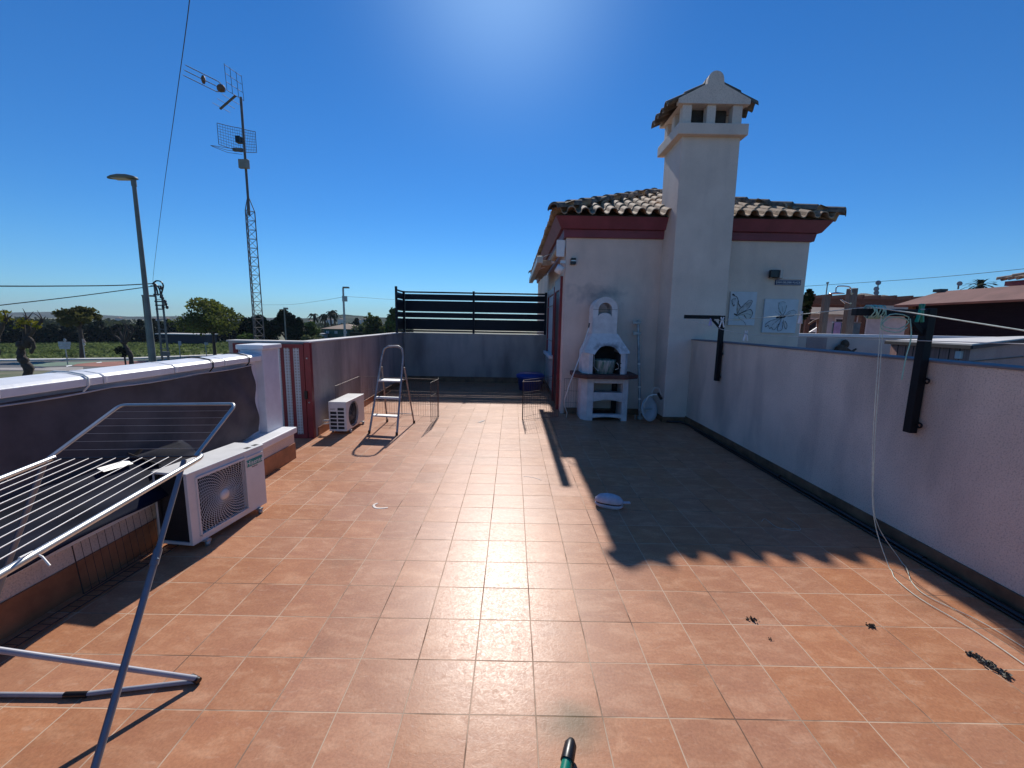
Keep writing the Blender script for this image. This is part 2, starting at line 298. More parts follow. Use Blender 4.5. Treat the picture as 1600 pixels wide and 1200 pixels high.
# low wall on the left
t = thing('low_parapet', 'low left wall with rounded white coping and terracotta skirting', 'wall', (-3.0, 2, 0))
build('wall_body', MB().box(-3.18, -2.99, -2.5, 4.75, .36, 1.274), pierw_m, t)
build('plinth', MB().box(-3.3, -2.755, -2.5, 5.05, 0, .33), wallr_m, t)
build('ledge', MB().box(-3.31, -2.72, -2.5, 5.07, .33, .405), white_m, t, bevel=.012)
build('skirting', MB().box(-2.756, -2.742, -2.5, 5.05, 0, .20), skirt_m, t)
yy = 4.74
while yy > -2.4:
    L_ = .62; mb = MB(); y1 = yy; y0 = yy-L_+.012; prof = []
    for k in range(9):
        a = PI*k/8; prof.append((-3.07+math.copysign(abs(math.cos(a))**.75, math.cos(a))*.165, 1.285+math.sin(a)*.080))
    prof = [(-2.905, 1.275), (-2.903, 1.328), (-2.93, 1.346), (-3.03, 1.362), (-3.13, 1.364), (-3.225, 1.34), (-3.235, 1.275)]
    mb.extr([(x, y0, z) for x, z in prof], (0, y1-y0, 0)); mb.extr([(-3.07+(x+3.07)*1.025, y0-.006, 1.275+(z-1.275)*1.03) for x, z in prof], (0, .022, 0))
    build('coping', mb, coping_m, t, bevel=.006); yy -= L_
# pier
t = thing('pier', 'white square pier with capstone at the end of the low left wall', 'pier', (-3.05, 4.93, 0))
build('shaft', MB().box(-3.16, -2.9, 4.75, 5.08, .405, 1.40), pierw_m, t, bevel=.01)
build('capstone', MB().box(-3.19, -2.87, 4.72, 5.11, 1.40, 1.455), white_m, t, bevel=.012)
# gate
def perf_mat():
    m = mat('perforated white sheet', (.62, .64, .66), .5, .04); N, L = m.node_tree.nodes, m.node_tree.links; b = N['Principled BSDF']
    tc = N.new('ShaderNodeTexCoord'); s = N.new('ShaderNodeSeparateXYZ'); L.new(tc.outputs['Object'], s.inputs[0]); fs = []
    for i in (0, 2):
        a = N.new('ShaderNodeMath'); a.operation = 'MULTIPLY'; a.inputs[1].default_value = 1/.042; L.new(s.outputs[i], a.inputs[0])
        c = N.new('ShaderNodeMath'); c.operation = 'FRACT'; L.new(a.outputs[0], c.inputs[0])
        d = N.new('ShaderNodeMath'); d.operation = 'GREATER_THAN'; d.inputs[1].default_value = .48; L.new(c.outputs[0], d.inputs[0]); fs.append(d.outputs[0])
    e = N.new('ShaderNodeMath'); e.operation = 'MULTIPLY'; L.new(fs[0], e.inputs[0]); L.new(fs[1], e.inputs[1])
    iv = N.new('ShaderNodeMath'); iv.operation = 'SUBTRACT'; iv.inputs[0].default_value = 1; L.new(e.outputs[0], iv.inputs[1]); L.new(iv.outputs[0], b.inputs['Alpha'])
    return m
t = thing('gate', 'dark red metal gate with white perforated strips beside the pier', 'gate', (-3.4, 5.94, 0))
mb = MB(); gx = [(-4.04, -3.98), (-3.66, -3.60), (-3.41, -3.355), (-3.205, -3.15), ]
for a, b in [(-4.04, -3.98), (-3.62, -3.57), (-3.50, -3.46), (-3.36, -3.32), (-3.225, -3.185), (-3.09, -3.025)]: mb.box(a, b, 5.93, 5.965, .04, 1.40)
for a in (-3.83,): mb.box(a, a+.05, 5.93, 5.965, .04, 1.40)
mb.box(-4.04, -3.025, 5.928, 5.967, 1.345, 1.40); mb.box(-4.04, -3.025, 5.928, 5.967, .0, .06)
build('gate_frame', mb, red_m, t)
for a, b in [(-3.98, -3.83), (-3.78, -3.62), (-3.57, -3.50), (-3.46, -3.36), (-3.32, -3.225), (-3.185, -3.09)]:
    build('perforated_panel', MB().box(a+.002, b-.002, 5.945, 5.949, .06, 1.345), perf_mat(), t)
build('gate_post', MB().box(-3.015, -2.93, 5.925, 5.995, 0, 1.425), red_m, t, bevel=.004)
for z in (1.2, .55): build('bolt', MB().tube([(-2.97, 5.925, z), (-2.97, 5.905, z)], .010), alu_m, t)
mb = MB().box(-3.03, -2.99, 5.90, 5.93, .60, .72); build('lock', mb, blackp_m, t)
# ------------------------------------------------------------------ stair house with chimney
HX0, HX1, HY0, HY1, HZ = .98, 5.54, 8.0, 16.8, 3.40
hs = thing('stair_house', 'cream rendered rooftop house with red cornice, clay tile hip roof and big chimney', 'building', (3.2, 12, 0))
mb = MB()
mb.box(HX0, HX1, HY0, HY1, -3, HZ); build('wall', mb, wall_m, hs)
mb = MB(); o = .0
def ring(mb, e0, e1, z0, z1):
    a = [(HX0-e0, HY0-e0), (HX1+e0, HY0-e0), (HX1+e0, HY1+e0), (HX0-e0, HY1+e0)]; b = [(HX0-e1, HY0-e1), (HX1+e1, HY0-e1), (HX1+e1, HY1+e1), (HX0-e1, HY1+e1)]
    mb.hexa([(x, y, z0) for x, y in a]+[(x, y, z1) for x, y in b])
ring(mb, .05, .07, 3.36, 3.50); ring(mb, .12, .24, 3.503, 3.70)
build('cornice', mb, redc_m, hs, bevel=.01)
# roof: eave rectangle, wave tiles
EX0, EX1, EY0, EY1, EZ = .68, 5.86, 7.66, 17.1, 3.70
apx, ay0, ay1, az = (EX0+EX1)/2, EY0+2.55, EY1-2.55, 4.78
def slope(mb, org, du, dv, width, run, rise, inside, pitch=.25, course=.36, sub=10):
    org, du, dv = V(org), V(du), V(dv); nu = int(width/pitch*sub); k0 = len(mb.v)
    ncour = int(run/course)+1; Ls = math.hypot(run, rise); up = V((0, 0, 1))
    for c in range(ncour):
        v0, v1 = c*course, (c+1)*course+.03
        for i in range(nu):
            u0, u1 = i*pitch/sub, (i+1)*pitch/sub
            if not inside((u0+u1)/2, c*course+course*.35): continue
            jit = (math.sin((i//sub)*12.9898+c*78.233)*43758.5453) % 1
            pts = []
            for (u, v, s_) in ((u0, v0, 1), (u1, v0, 1), (u1, v1, 0), (u0, v1, 0)):
                ph = (u/pitch) % 1.0; q_ = (ph-.32)/.32; prof_h = .085*math.sqrt(max(0, 1-q_*q_)) if ph < .64 else -.022*math.sin(PI*(ph-.64)/.36); hgt = prof_h+.022 + (.020 if s_ else -.003)+(jit-.5)*.012
                vv = v - (.015*jit if s_ else 0)
                pts.append(org+du*u+dv*vv+up*(rise/run*v+hgt))
            th = [p-up*.018 for p in pts]
            mb.add(pts+th, [(0, 1, 2, 3), (7, 6, 5, 4), (0, 4, 5, 1), (2, 6, 7, 3)])
    return mb
W, D, run = EX1-EX0, EY1-EY0, 2.55; rise = az-EZ; mb = MB()
slope(mb, (EX0, EY0, EZ), (1, 0, 0), (0, 1, 0), W, run, rise, lambda u, v: v < min(u, W-u)+.06 and v < run, sub=14)
mbl = slope(MB(), (EX0, EY1, EZ), (0, -1, 0), (1, 0, 0), D, W/2, rise, lambda u, v: v < min(u, D-u)+.06 and v < W/2)
mbr = slope(MB(), (EX1, EY0, EZ), (0, 1, 0), (-1, 0, 0), D, W/2, rise, lambda u, v: v < min(u, D-u)+.06 and v < W/2)
rf = build('roof', mb.add(mbl.v, mbl.f).add(mbr.v, mbr.f), tile_m, hs)
mb = MB().add([(EX0+.1, EY0+.12, EZ+.006), (EX1-.1, EY0+.12, EZ+.006), (EX1-.1, EY1-.1, EZ+.006), (EX0+.1, EY1-.1, EZ+.006), (apx, ay0, az-.06), (apx, ay1, az-.06)],
    [(0, 1, 4), (1, 2, 5, 4), (2, 3, 5), (3, 0, 4, 5), (3, 2, 1, 0)]); build('roof_deck', mb, tiled_m, rf)
def ridge(mb, a, b, r=.11, L_=.38):
    a, b = V(a), V(b); d = (b-a); n = max(1, int(d.length/L_)); s = d.normalized().cross(V((0, 0, 1))).normalized(); up = V((0, 0, 1))
    for i in range(n):
        p, q = a+d*(i/n), a+d*((i+1.12)/n); pa = []; pb = []
        for k in range(9):
            t_ = PI*k/8; pa.append(p+s*math.cos(t_)*r*1.12+up*(math.sin(t_)*r*1.0+.02)); pb.append(q+s*math.cos(t_)*r*.92+up*(math.sin(t_)*r*.85))
        mb.add(pa+pb, [(k, k+1, 10+k, 9+k) for k in range(8)], False); mb.add([p_ for p_ in pa]+[p_-up*.02-(p_-p)*.12 for p_ in pa], [(k, 9+k, 10+k, k+1) for k in range(8)])
mb = MB()
for c, a in (((EX0, EY0), ay0), ((EX1, EY0), ay0), ((EX0, EY1), ay1), ((EX1, EY1), ay1)): ridge(mb, (c[0], c[1], EZ+.06), (apx, a, az+.05))
ridge(mb, (apx, ay0, az+.05), (apx, ay1, az+.05)); build('ridge_tiles', mb, tiled_m, rf, solid=.012)
# chimney
ch = build('chimney', MB().hexa([(2.80, 7.4, 0), (3.80, 7.4, 0), (3.80, 8.2, 0), (2.80, 8.2, 0), (2.775, 7.4, 4.92), (3.755, 7.4, 4.92), (3.755, 8.2, 4.92), (2.775, 8.2, 4.92)]), chim_m, hs, bevel=.015)
build('plinth', MB().box(2.67, 3.83, 7.3, 8.3, 4.90, 5.075), chim_m, ch, bevel=.012)
for x0, x1, y0, y1 in [(a, b, c, d) for a, b in ((2.75, 2.90), (3.155, 3.30), (3.58, 3.74)) for c, d in ((7.38, 7.52), (8.06, 8.2))]+[(2.75, 2.88, 7.72, 7.86), (3.61, 3.74, 7.72, 7.86)]:
    build('vent_pillar', MB().box(x0, x1, y0, y1, 5.075, 5.385), chim_m, ch, bevel=.006)
build('flue_core', MB().box(2.93, 3.56, 7.56, 8.02, 5.075, 5.384), mat('dark flue core', (.05, .045, .04), .9, .25, 4), ch)  # near-black core filling the vent openings
pts = [(2.66, 5.385), (3.84, 5.385), (3.84, 5.46), (3.385, 5.68), (3.375, 5.76)]+[(3.245+.125*math.cos(a), 5.765+.115*math.sin(a)) for a in [PI*k/8 for k in range(1, 8)]]+[(3.115, 5.76), (3.105, 5.68), (2.66, 5.46)]
build('gable', MB().extr([(x, 7.34, z) for x, z in pts], (0, .10, 0)).extr([(x, 8.14, z) for x, z in pts], (0, .10, 0)).extr([(2.69, 7.44, 5.387), (3.81, 7.44, 5.387), (3.245, 7.44, 5.66)], (0, .7, 0)), chim_m, ch)
mb = MB()
for sx in (-1, 1):
    slope(mb, (3.245+sx*.74, 7.36 if sx > 0 else 8.24, 5.36), (0, sx, 0), (-sx, 0, 0), .92, .66, .33, lambda u, v: u < .88 and v < .66, pitch=.22, course=.3)
ridge(mb, (3.245, 7.46, 5.74), (3.245, 8.2, 5.74), r=.12)
build('chimney_tiles', mb, tiled_m, ch)
build('chimney_skirting', MB().box(2.785, 3.22, 7.385, 7.4, 0, .1).box(2.785, 2.80, 7.4, 8.0, 0, .1), skirtd_m, ch)
build('skirting', MB().box(1.05, 2.78, 7.985, 8.0, 0, .12), skirtd_m, hs); build('skirting', MB().box(.965, .98, 9.5, 12.08, 0, .12), skirtd_m, hs)
# door and window on the left face
d = build('door', MB().box(.955, .985, 8.50, 9.35, .03, 2.45), mat('dark door leaf', (.045, .012, .015), .5), hs)
build('door_frame', MB().box(.93, .99, 8.36, 8.50, 0, 2.70).box(.93, .99, 9.35, 9.45, 0, 2.70).box(.93, .99, 8.50, 9.35, 2.45, 2.70), red_m, d)
w = build('window', MB().box(.965, .985, 9.75, 11.2, 1.05, 2.45), mat('roller shutter', (.62, .62, .64), .5, .03, 2), hs)
mb = MB().box(.93, .99, 9.62, 9.75, 1.0, 2.6).box(.93, .99, 11.2, 11.32, 1.0, 2.6).box(.93, .99, 9.75, 11.2, 2.45, 2.6)
build('window_frame', mb, red_m, w); build('sill', MB().box(.86, .985, 9.55, 11.4, .95, 1.03), white_m, w, bevel=.008)
for z in (1.35, 2.2): build('window_bar', MB().tube([(.945, 9.75, z), (.945, 11.2, z)], .012), galv_m, w)
# ------------------------------------------------------------------ awning, lamps, pictures, sign
t = thing('awning', 'folded cream awning on the upper left side of the rooftop house', 'awning', (.85, 9.5, 3))
build('end_plate', MB().box(.80, .955, 8.03, 8.07, 3.02, 3.33), white_m, t, bevel=.015)
mb = MB().tube([(.86, 8.1, 3.17), (.86, 12, 3.17)], .07, 14); build('fabric_roll', mb, mat('awning canvas', (.55, .45, .33), .9, 0, 6, col2=(.40, .28, .18)), t)
mb = MB().box(.44, .55, 8.05, 12, 2.90, 3.03); build('front_rail', mb, mat('awning aluminium', (.6, .58, .52), .5), t, bevel=.015)
for y in (9.15, 11.4): build('arm', MB().bar((.88, y, 3.10), (.52, y+.35, 2.97), .05, .06), white_m, t)
build('folded_canvas', MB().box(.552, .80, 9.15, 11.9, 3.0, 3.12), mat('awning canvas', (.55, .45, .33)), t, bevel=.02)
build('crank_loop', MB().tube([(.80, 8.9, 3.22), (.66, 9.0, 3.18), (.52, 9.3, 3.12), (.48, 9.8, 3.06)], .008), galv_m, t)
t = thing('spotlight', 'white cylindrical spotlight under the awning at the house corner', 'lamp', (.9, 8.05, 2.85))
build('housing', MB().lathe([(0, 0), (.07, 0), (.07, .15), (0, .15)], (.83, 8.02, 2.72), 16, (.45, -.3, .85)), white_m, t)
build('bracket', MB().box(.88, .978, 8.02, 8.06, 2.9, 2.95), white_m, t)
t = thing('wall_lamp', 'small black solar lamp on the house wall near its left corner', 'lamp', (1.12, 7.97, 2.92))
build('housing', MB().box(1.06, 1.165, 7.93, 7.998, 2.87, 2.925).box(1.065, 1.16, 7.9, 7.998, 2.945, 2.985), blackp_m, t, bevel=.01)
build('lens', MB().box(1.07, 1.155, 7.915, 7.995, 2.926, 2.944), alu_m, t)
t = thing('floodlight', 'black floodlight above the blue name plaque', 'lamp', (4.9, 7.95, 2.77))
build('housing', MB().box(4.80, 4.96, 7.88, 7.95, 2.69, 2.83), blackp_m, t, bevel=.012)
build('lens', MB().extr([(4.965, 7.86, 2.68), (4.965, 7.99, 2.66), (4.975, 7.99, 2.84), (4.97, 7.86, 2.83)], (.05, .0, 0)), mat('lamp glass', (.5, .42, .38), .2), t)
build('bracket', MB().box(4.84, 4.9, 7.95, 7.999, 2.74, 2.78), blackp_m, t)
t = thing('cable_duct', 'thin white cable duct running right from the floodlight', 'duct', (5.2, 7.99, 2.7))
build('duct', MB().box(4.98, 5.50, 7.985, 7.999, 2.690, 2.700), white_m, t)
sg = thing('name_plaque', 'dark blue enamel name plaque with white lettering on the house', 'sign', (5.205, 7.99, 2.615))
build('plate', MB().box(4.965, 5.45, 7.982, 7.998, 2.565, 2.662), mat('blue enamel', (.015, .02, .10), .35), sg, bevel=.004)
build('border', MB().box(4.985, 5.43, 7.979, 7.9815, 2.648, 2.651).box(4.985, 5.43, 7.979, 7.9815, 2.576, 2.579).box(4.985, 4.988, 7.979, 7.9815, 2.576, 2.651).box(5.427, 5.43, 7.979, 7.9815, 2.576, 2.651), txt_m, sg)
me = text_mesh('VAN GELDER PLAZA', .050); o = link('lettering', me, txt_m, sg); o.rotation_euler = (PI/2, 0, 0); o.location = (.002, -.0125, -.002)
def stroke(mb, pts, y, w, cx, cz, s, closed=False):
    pts = [V((cx+x*s, 0, cz+z*s)) for x, z in pts]; n = len(pts)
    for i in range(n if closed else n-1):
        a, b = pts[i], pts[(i+1) % n]; d = (b-a); L_ = d.length
        if L_ < 1e-5: continue
        d /= L_; nn = V((-d.z, 0, d.x))*w*random.uniform(.6, 1.5)/2; a = a-d*w*.2; b = b+d*w*.2
        mb.add([(p.x, y, p.z) for p in (a-nn, b-nn, b+nn, a+nn)], [(0, 1, 2, 3)])
def petal(cx, cz, ang, L_, w, k=14, base=0):
    pts = []
    for i in range(k+1):
        t_ = i/k; pts.append((t_, math.sin(PI*t_**1.3)*w))
    full = pts+[(x, -z) for x, z in reversed(pts[1:-1])]; ca, sa = math.cos(ang), math.sin(ang)
    return [(cx+(x*L_+base)*ca-z*sa, cz+(x*L_+base)*sa+z*ca) for x, z in full]
def canvas(label, x0, x1, z0, z1, kind):
    t = thing('canvas_picture', label, 'picture', ((x0+x1)/2, 7.98, z0))
    build('canvas', MB().box(x0, x1, 7.965, 7.998, z0, z1), mat('primed canvas', (.62, .64, .68), .8, .04, 6), t, bevel=.003)
    s = (x1-x0); cx, cz = (x0+x1)/2, (z0+z1)/2; ink = mat('ink', (.03, .03, .04), .6); y = 7.9635
    if kind == 0:
        o_, sc = (270, 757), 390
        fills = [([(190, 840), (175, 760), (180, 660), (235, 740)], (.45, .38, .32)), ([(190, 845), (240, 745), (330, 655), (395, 645), (370, 730), (300, 790)], (.40, .37, .34)), ([(195, 855), (330, 780), (400, 775), (418, 830), (390, 895), (330, 890), (270, 860)], (.52, .52, .46)),
                 ([(150, 880), (200, 865), (290, 890), (300, 940), (140, 940)], (.58, .57, .48)), ([(95, 640), (112, 618), (155, 612), (150, 670), (130, 720)], (.42, .42, .44))]
        lines = [([(105, 550), (120, 566), (165, 590), (190, 640), (200, 685), (235, 735)], 2.2), ([(100, 552), (125, 560)], 3.5), ([(95, 640), (112, 618), (155, 612)], 1.3), ([(95, 640), (105, 680), (130, 722), (138, 700)], 2), ([(190, 840), (240, 745), (330, 650), (360, 632), (400, 642), (388, 690), (355, 745), (300, 790), (195, 850)], 1.2),
                 ([(250, 740), (330, 690), (372, 660)], .8), ([(195, 855), (330, 785), (385, 768), (415, 800), (420, 835), (395, 890), (340, 900), (300, 850)], 1.8), ([(200, 860), (330, 830), (400, 850)], .8), ([(150, 835), (190, 855)], 4), ([(205, 865), (250, 915), (300, 945), (320, 965), (338, 995)], 1.1), ([(190, 850), (185, 740), (178, 660)], .8)]
    else:
        o_, sc = (812, 865), 505
        fills = [([(830, 840), (768, 740), (770, 665), (860, 655), (885, 705), (865, 800)], (.40, .50, .55)), ([(870, 860), (930, 795), (1000, 772), (1040, 800), (1010, 850), (920, 872)], (.55, .57, .56)), ([(820, 900), (700, 920), (620, 965), (605, 1020), (690, 1030), (740, 1070), (800, 980)], (.52, .52, .56)),
                 ([(830, 900), (800, 1000), (790, 1070), (850, 1070), (852, 950)], (.36, .42, .56)), ([(862, 920), (880, 1000), (915, 1055), (922, 990), (890, 940)], (.60, .50, .47))]
        lines = [([(830, 840), (785, 780), (765, 720), (768, 665)], 1.2), ([(885, 705), (875, 790), (845, 845)], 1.2), ([(775, 660), (820, 650), (868, 660)], .6), ([(820, 720), (835, 800)], .8), ([(870, 860), (930, 795), (1000, 770)], .7), ([(1000, 770), (1042, 800), (1010, 852), (920, 875)], .9), ([(870, 862), (960, 810)], .7),
                 ([(820, 900), (700, 925), (625, 965), (595, 1000), (605, 1030), (640, 1005), (668, 1055), (690, 1030), (720, 1070), (755, 1055), (800, 980)], 1.2), ([(830, 900), (800, 1000), (785, 1060), (800, 1085), (835, 1080), (860, 1050), (852, 950)], 1.3), ([(860, 920), (885, 1010), (918, 1058), (925, 995), (888, 938)], 1.2),
                 ([(750, 890), (800, 880), (850, 886), (885, 868)], 4), ([(800, 860), (870, 858)], 3.5), ([(830, 845), (765, 780)], .5), ([(820, 860), (725, 800)], .5), ([(810, 905), (740, 960), (700, 1000)], .8)]
    f_ = lambda q: ((q[0]-o_[0])/sc, -(q[1]-o_[1])/sc)
    mk = MB()
    for i, (pp, col) in enumerate(fills):
        p = [f_(q) for q in pp]; mb = MB().add([(cx+x*s, y-.0006*i, cz+z*s) for x, z in p], [tuple(range(len(p)))])
        build('wing', mb, mat('watercolour %d%d' % (kind, i), col, .8, 0, 14, col2=(.58, .61, .65)), t)
    for pp, w_ in lines:
        q = chain([V((f_(a)[0], 0, f_(a)[1])) for a in pp], 4); stroke(mk, [(a.x, a.z) for a in q], y-.004, .0058*w_, cx, cz, s)
    build('ink_lines', mk, ink, t)
canvas('left canvas with a brown and white butterfly in profile', 4.135, 4.635, 1.795, 2.425, 0)
canvas('right canvas with a blue-grey butterfly seen from above', 4.80, 5.44, 1.665, 2.30, 1)
# ------------------------------------------------------------------ slatted screen
t = thing('slatted_screen', 'navy blue slatted metal screen on the end parapet', 'screen', (-1.1, 12.17, 1.437))
def zy(y): return at(740, y, 12.17).z
def slats(mb, x0, x1):
    for a, b in ((459.2, 456.8), (469.9, 461.0), (488.0, 471.3), (497.6, 489.6), (516.0, 499.3), (519.6, 517.3)):
        yield zy(a), zy(b)
for z0, z1 in slats(None, 0, 0):
    build('slat', MB().box(-3.15, .955, 12.155, 12.185, z0, z1), navy_m, t, bevel=.003)
    build('side_slat', MB().box(-3.215, -3.185, 11.45, 12.14, z0, z1), navy_m, t, bevel=.003)
for x, y in ((-3.19, 12.17), (-1.15, 12.14), (.945, 12.14)):
    build('post', MB().box(x-.03, x+.03, y-.03, y+.03, 1.437, zy(457)+(.03 if x > -1.5 else .01)), navy_m, t, bevel=.003)
build('post', MB().box(-3.23, -3.17, 11.40, 11.45, 1.437, zy(455)+.04), navy_m, t, bevel=.003)
# ------------------------------------------------------------------ shade cloth on low wall
mb = MB(); nx, nz = 90, 16; vs = []
for i in range(nx+1):
    for j in range(nz+1):
        y = -2.0+6.66*i/nx; u = j/nz
        top = 1.235-.025*math.sin(y*2.1)*.5; bot = .42+(.0 if y < 4.3 else (y-4.3)*.1)
        edge = .02*math.sin(u*5)*max(0, (y-4.2))
        fold = .016*math.sin(y*9+u*2)+.014*math.sin(y*3.7-u*3)+.03*max(0, (y-3.6))*math.sin((y-u*.8)*16)*.6
        vs.append((-2.945+fold*.8+.03*(1-u)*0, y+edge, bot+(top-bot)*(1-u)))
mb.add(vs, [(i*(nz+1)+j, (i+1)*(nz+1)+j, (i+1)*(nz+1)+j+1, i*(nz+1)+j+1) for i in range(nx) for j in range(nz)], True)
t = thing('shade_cloth', 'dark grey shade cloth tied along the low left wall', 'cloth', (-2.94, 1.5, .42))
build('cloth', mb, fab_m, t); 
build('hem_cord', MB().tube([(-2.925, -2.0+6.6*i/40, 1.238-.012*abs(math.sin(i*PI/5))) for i in range(41)], .006, 6), mat('pale hem', (.5, .5, .52), .8), t)
ct = 0
for y in (2.77, 3.95, 4.5):
    ct += 1
    p = [(-2.93, y-.01, 1.235), (-2.897, y, 1.28), (-2.895, y, 1.332), (-2.93, y+.004, 1.354), (-3.03, y+.01, 1.370), (-3.13, y+.012, 1.372), (-3.23, y+.01, 1.345), (-3.245, y, 1.27)]
    build('tie_cord', MB().tube(p, .006, 6), black_m if ct in (2, 3) else wwire_m, t)
# dark sheet draped on the ledge
mb = MB(); nx, nz = 40, 20; vs = []
for i in range(nx+1):
    y = 1.2+2.25*i/nx; top = .70
    for j in range(nz+1):
        u = j/nz
        if u < .35: x = -2.86+.10*u/.35; z = top-(top-.52)*(u/.35)*.6
        else:
            w = (u-.35)/.65; x = -2.76+.20*w; z = top-(top-.52)*.6-.16*w**1.3
        a = .006*math.sin(y*13+u*9)+.008*math.sin(y*5+u*5); vs.append((x+a, y+.02*math.sin(u*8), z+.006*math.sin(y*9-u*13)))
mb.add(vs, [(i*(nz+1)+j, (i+1)*(nz+1)+j, (i+1)*(nz+1)+j+1, i*(nz+1)+j+1) for i in range(nx) for j in range(nz)], True)
t = thing('plastic_sheet', 'glossy dark blue plastic sheet lying on the ledge under the drying rack', 'sheet', (-2.8, 2.3, .41))
build('sheet', mb, tarp_m, t, solid=.004)
build('paper_label', MB().add([(-2.80, 2.70, .690), (-2.80, 2.92, .672), (-2.845, 2.92, .700), (-2.845, 2.70, .715)], [(0, 1, 2, 3)]), wwire_m, t, solid=.002)
t = thing('bundled_pole', 'black crossed strap on top of the glossy dark sheet', 'strap', (-2.82, 3.0, .66))
build('strap', MB().bar((-2.86, 2.95, .74), (-2.76, 3.10, .60), .035, .008).bar((-2.88, 3.08, .73), (-2.84, 2.93, .68), .03, .008), blackp_m, t)
# ------------------------------------------------------------------ AC units
def ac_unit(name, label, loc, rz, W, Dp, H, style):
    """local: front face +x, length along y, 0..W ; depth -x ; z from foot"""
    t = thing(name, label, 'air conditioner', loc, rz); z0 = .05
    mb = MB()
    fo = .10*W; r = .20*W/.77; cy = .43*W if style else .42*W; cz = z0+H*.5; R = min(H*.42, .225)
    # casing: front plate with hole
    if style:
        gy0, gy1, gz0, gz1 = .10*W, .70*W, z0+.055, z0+H-.05; mb.box(-.03, 0, 0, gy0, z0, z0+H-.012).box(-.03, 0, gy1, W, z0, z0+H-.012).box(-.03, 0, gy0, gy1, z0, gz0).box(-.03, 0, gy0, gy1, gz1, z0+H-.012)
        mb.box(-Dp, -.03, W-.004, W, z0, z0+H-.012).box(-Dp, -.03, W*.75, W*.755, z0+.01, z0+H-.015).box(-Dp+.0, -.03, 0, W, z0, z0+.02)
        mb.box(-Dp, -Dp+.02, -.0, .02, z0, z0+H-.012)
    else:
        gy0, gy1, gz0, gz1 = .06*W, .70*W, z0+.04, z0+H-.06
        n = 28; k = 0; fr = [(gy0, gz0), (gy1, gz0), (gy1, gz1), (gy0, gz1)]; cy = (gy0+gy1)/2; cz = (gz0+gz1)/2; R = .205
        vs = []; fs = []
        for i in range(n):
            a = 2*PI*i/n+PI/4; ca, sa = math.cos(a), math.sin(a); sc = 1/max(abs(ca), abs(sa)); hw, hh = (gy1-gy0)/2, (gz1-gz0)/2
            vs += [(0, cy+ca*sc*hw, cz+sa*sc*hh), (0, cy+ca*R, cz+sa*R), (-.03, cy+ca*R, cz+sa*R)]
        for i in range(n): j = (i+1) % n; fs += [(3*i, 3*j, 3*j+1, 3*i+1), (3*i+1, 3*j+1, 3*j+2, 3*i+2)]
        mb.add(vs, fs); mb.box(-.03, 0, 0, gy0, z0, z0+H-.012).box(-.03, 0, gy1, W, z0, z0+H-.012).box(-.03, 0, gy0, gy1, z0, gz0).box(-.03, 0, gy0, gy1, gz1, z0+H-.012)
        mb.box(-Dp, -.03, W-.004, W, z0, z0+H-.012).box(-Dp, -Dp+.015, 0, W, z0, z0+H-.012).box(-Dp, -.03, 0, .004, z0+H-.03, z0+H-.012).box(-Dp, -.03, 0, W, z0, z0+.015)
    body = build('casing', mb, acw_m, t, local=True, bevel=.002 if not style else .003, seg=1)
    build('top_cover', MB().box(-Dp-.004, .004, -.004, W+.004, z0+H-.012, z0+H+.006), acw_m, t, local=True, bevel=.006)
    build('back_coil', MB().box(-Dp+.021, -Dp+.04, .0, W*.75, z0+.021, z0+H-.016).box(-Dp+.045, -.035, .012, .022, z0+.021, z0+H-.016), fin_m, t, local=True)
    build('fan_well', MB().box(-.16, -.15, gy0-.02, gy1+.02, z0+.03, z0+H-.03).box(-.15, -.032, gy0-.02, gy0-.01, z0+.03, z0+H-.03).box(-.15, -.032, gy1+.01, gy1+.02, z0+.03, z0+H-.03).box(-.15, -.032, gy0-.01, gy1+.01, z0+.021, z0+.03).box(-.15, -.032, gy0-.01, gy1+.01, z0+H-.03, z0+H-.02), acd_m, t, local=True)
    fb = MB()
    for k in range(3 if not style else 4):
        a0 = 2*PI*k/(3 if not style else 4)+.5; vs = []
        for i in range(9):
            rr = .04+(R-.05)*i/8; vs += [(-.07-.03, cy+math.cos(a0+i*.05)*rr, cz+math.sin(a0+i*.05)*rr), (-.07+.02, cy+math.cos(a0+.9+i*.03)*rr, cz+math.sin(a0+.9+i*.03)*rr)]
        fb.add(vs, [(2*i, 2*i+1, 2*i+3, 2*i+2) for i in range(8)], True)
    build('fan', fb, fan_m, t, local=True, solid=.003)
    g = MB()
    if style:   # swirl grille
        g.box(.0, .012, gy0+.0, gy1, gz1-.012, gz1+.006).box(.0, .010, gy0-.012, gy0, gz0-.01, gz1).box(.0, .010, gy1, gy1+.008, gz0-.01, gz1).box(.0, .010, gy0-.012, gy1+.008, gz0-.012, gz0)
        hw, hh = (gy1-gy0)/2, (gz1-gz0)/2; cy = (gy0+gy1)/2; cz = (gz0+gz1)/2
        for k in range(44):
            a0 = 2*PI*k/44; seg = []
            for i in range(15):
                rr = .035+.30*i/14; a = a0+rr*3.4; y, z = math.cos(a)*rr, math.sin(a)*rr
                if abs(y) > hw or abs(z) > hh: break
                seg.append((.004, cy+y, cz+z))
            if len(seg) > 1: g.tube(seg, .0022, 4, cap=False)
        for rr in [.06+.015*i for i in range(18)]:
            seg = []
            for i in range(65):
                a = 2*PI*i/64; y, z = math.cos(a)*rr, math.sin(a)*rr
                if abs(y) <= hw and abs(z) <= hh: seg.append((.002, cy+y, cz+z))
                else:
                    if len(seg) > 1: g.tube(seg, .0017, 4, cap=False)
                    seg = []
            if len(seg) > 1: g.tube(seg, .0017, 4, cap=False)
        gr = build('fan_grille', g, acw_m, t, local=True)
        build('hub_cap', MB().lathe([(0, .016), (.038, .014), (.045, .0), (.0, 0)], (.002, cy, cz), 24, (1, 0, 0)), acw_m, gr, local=True)
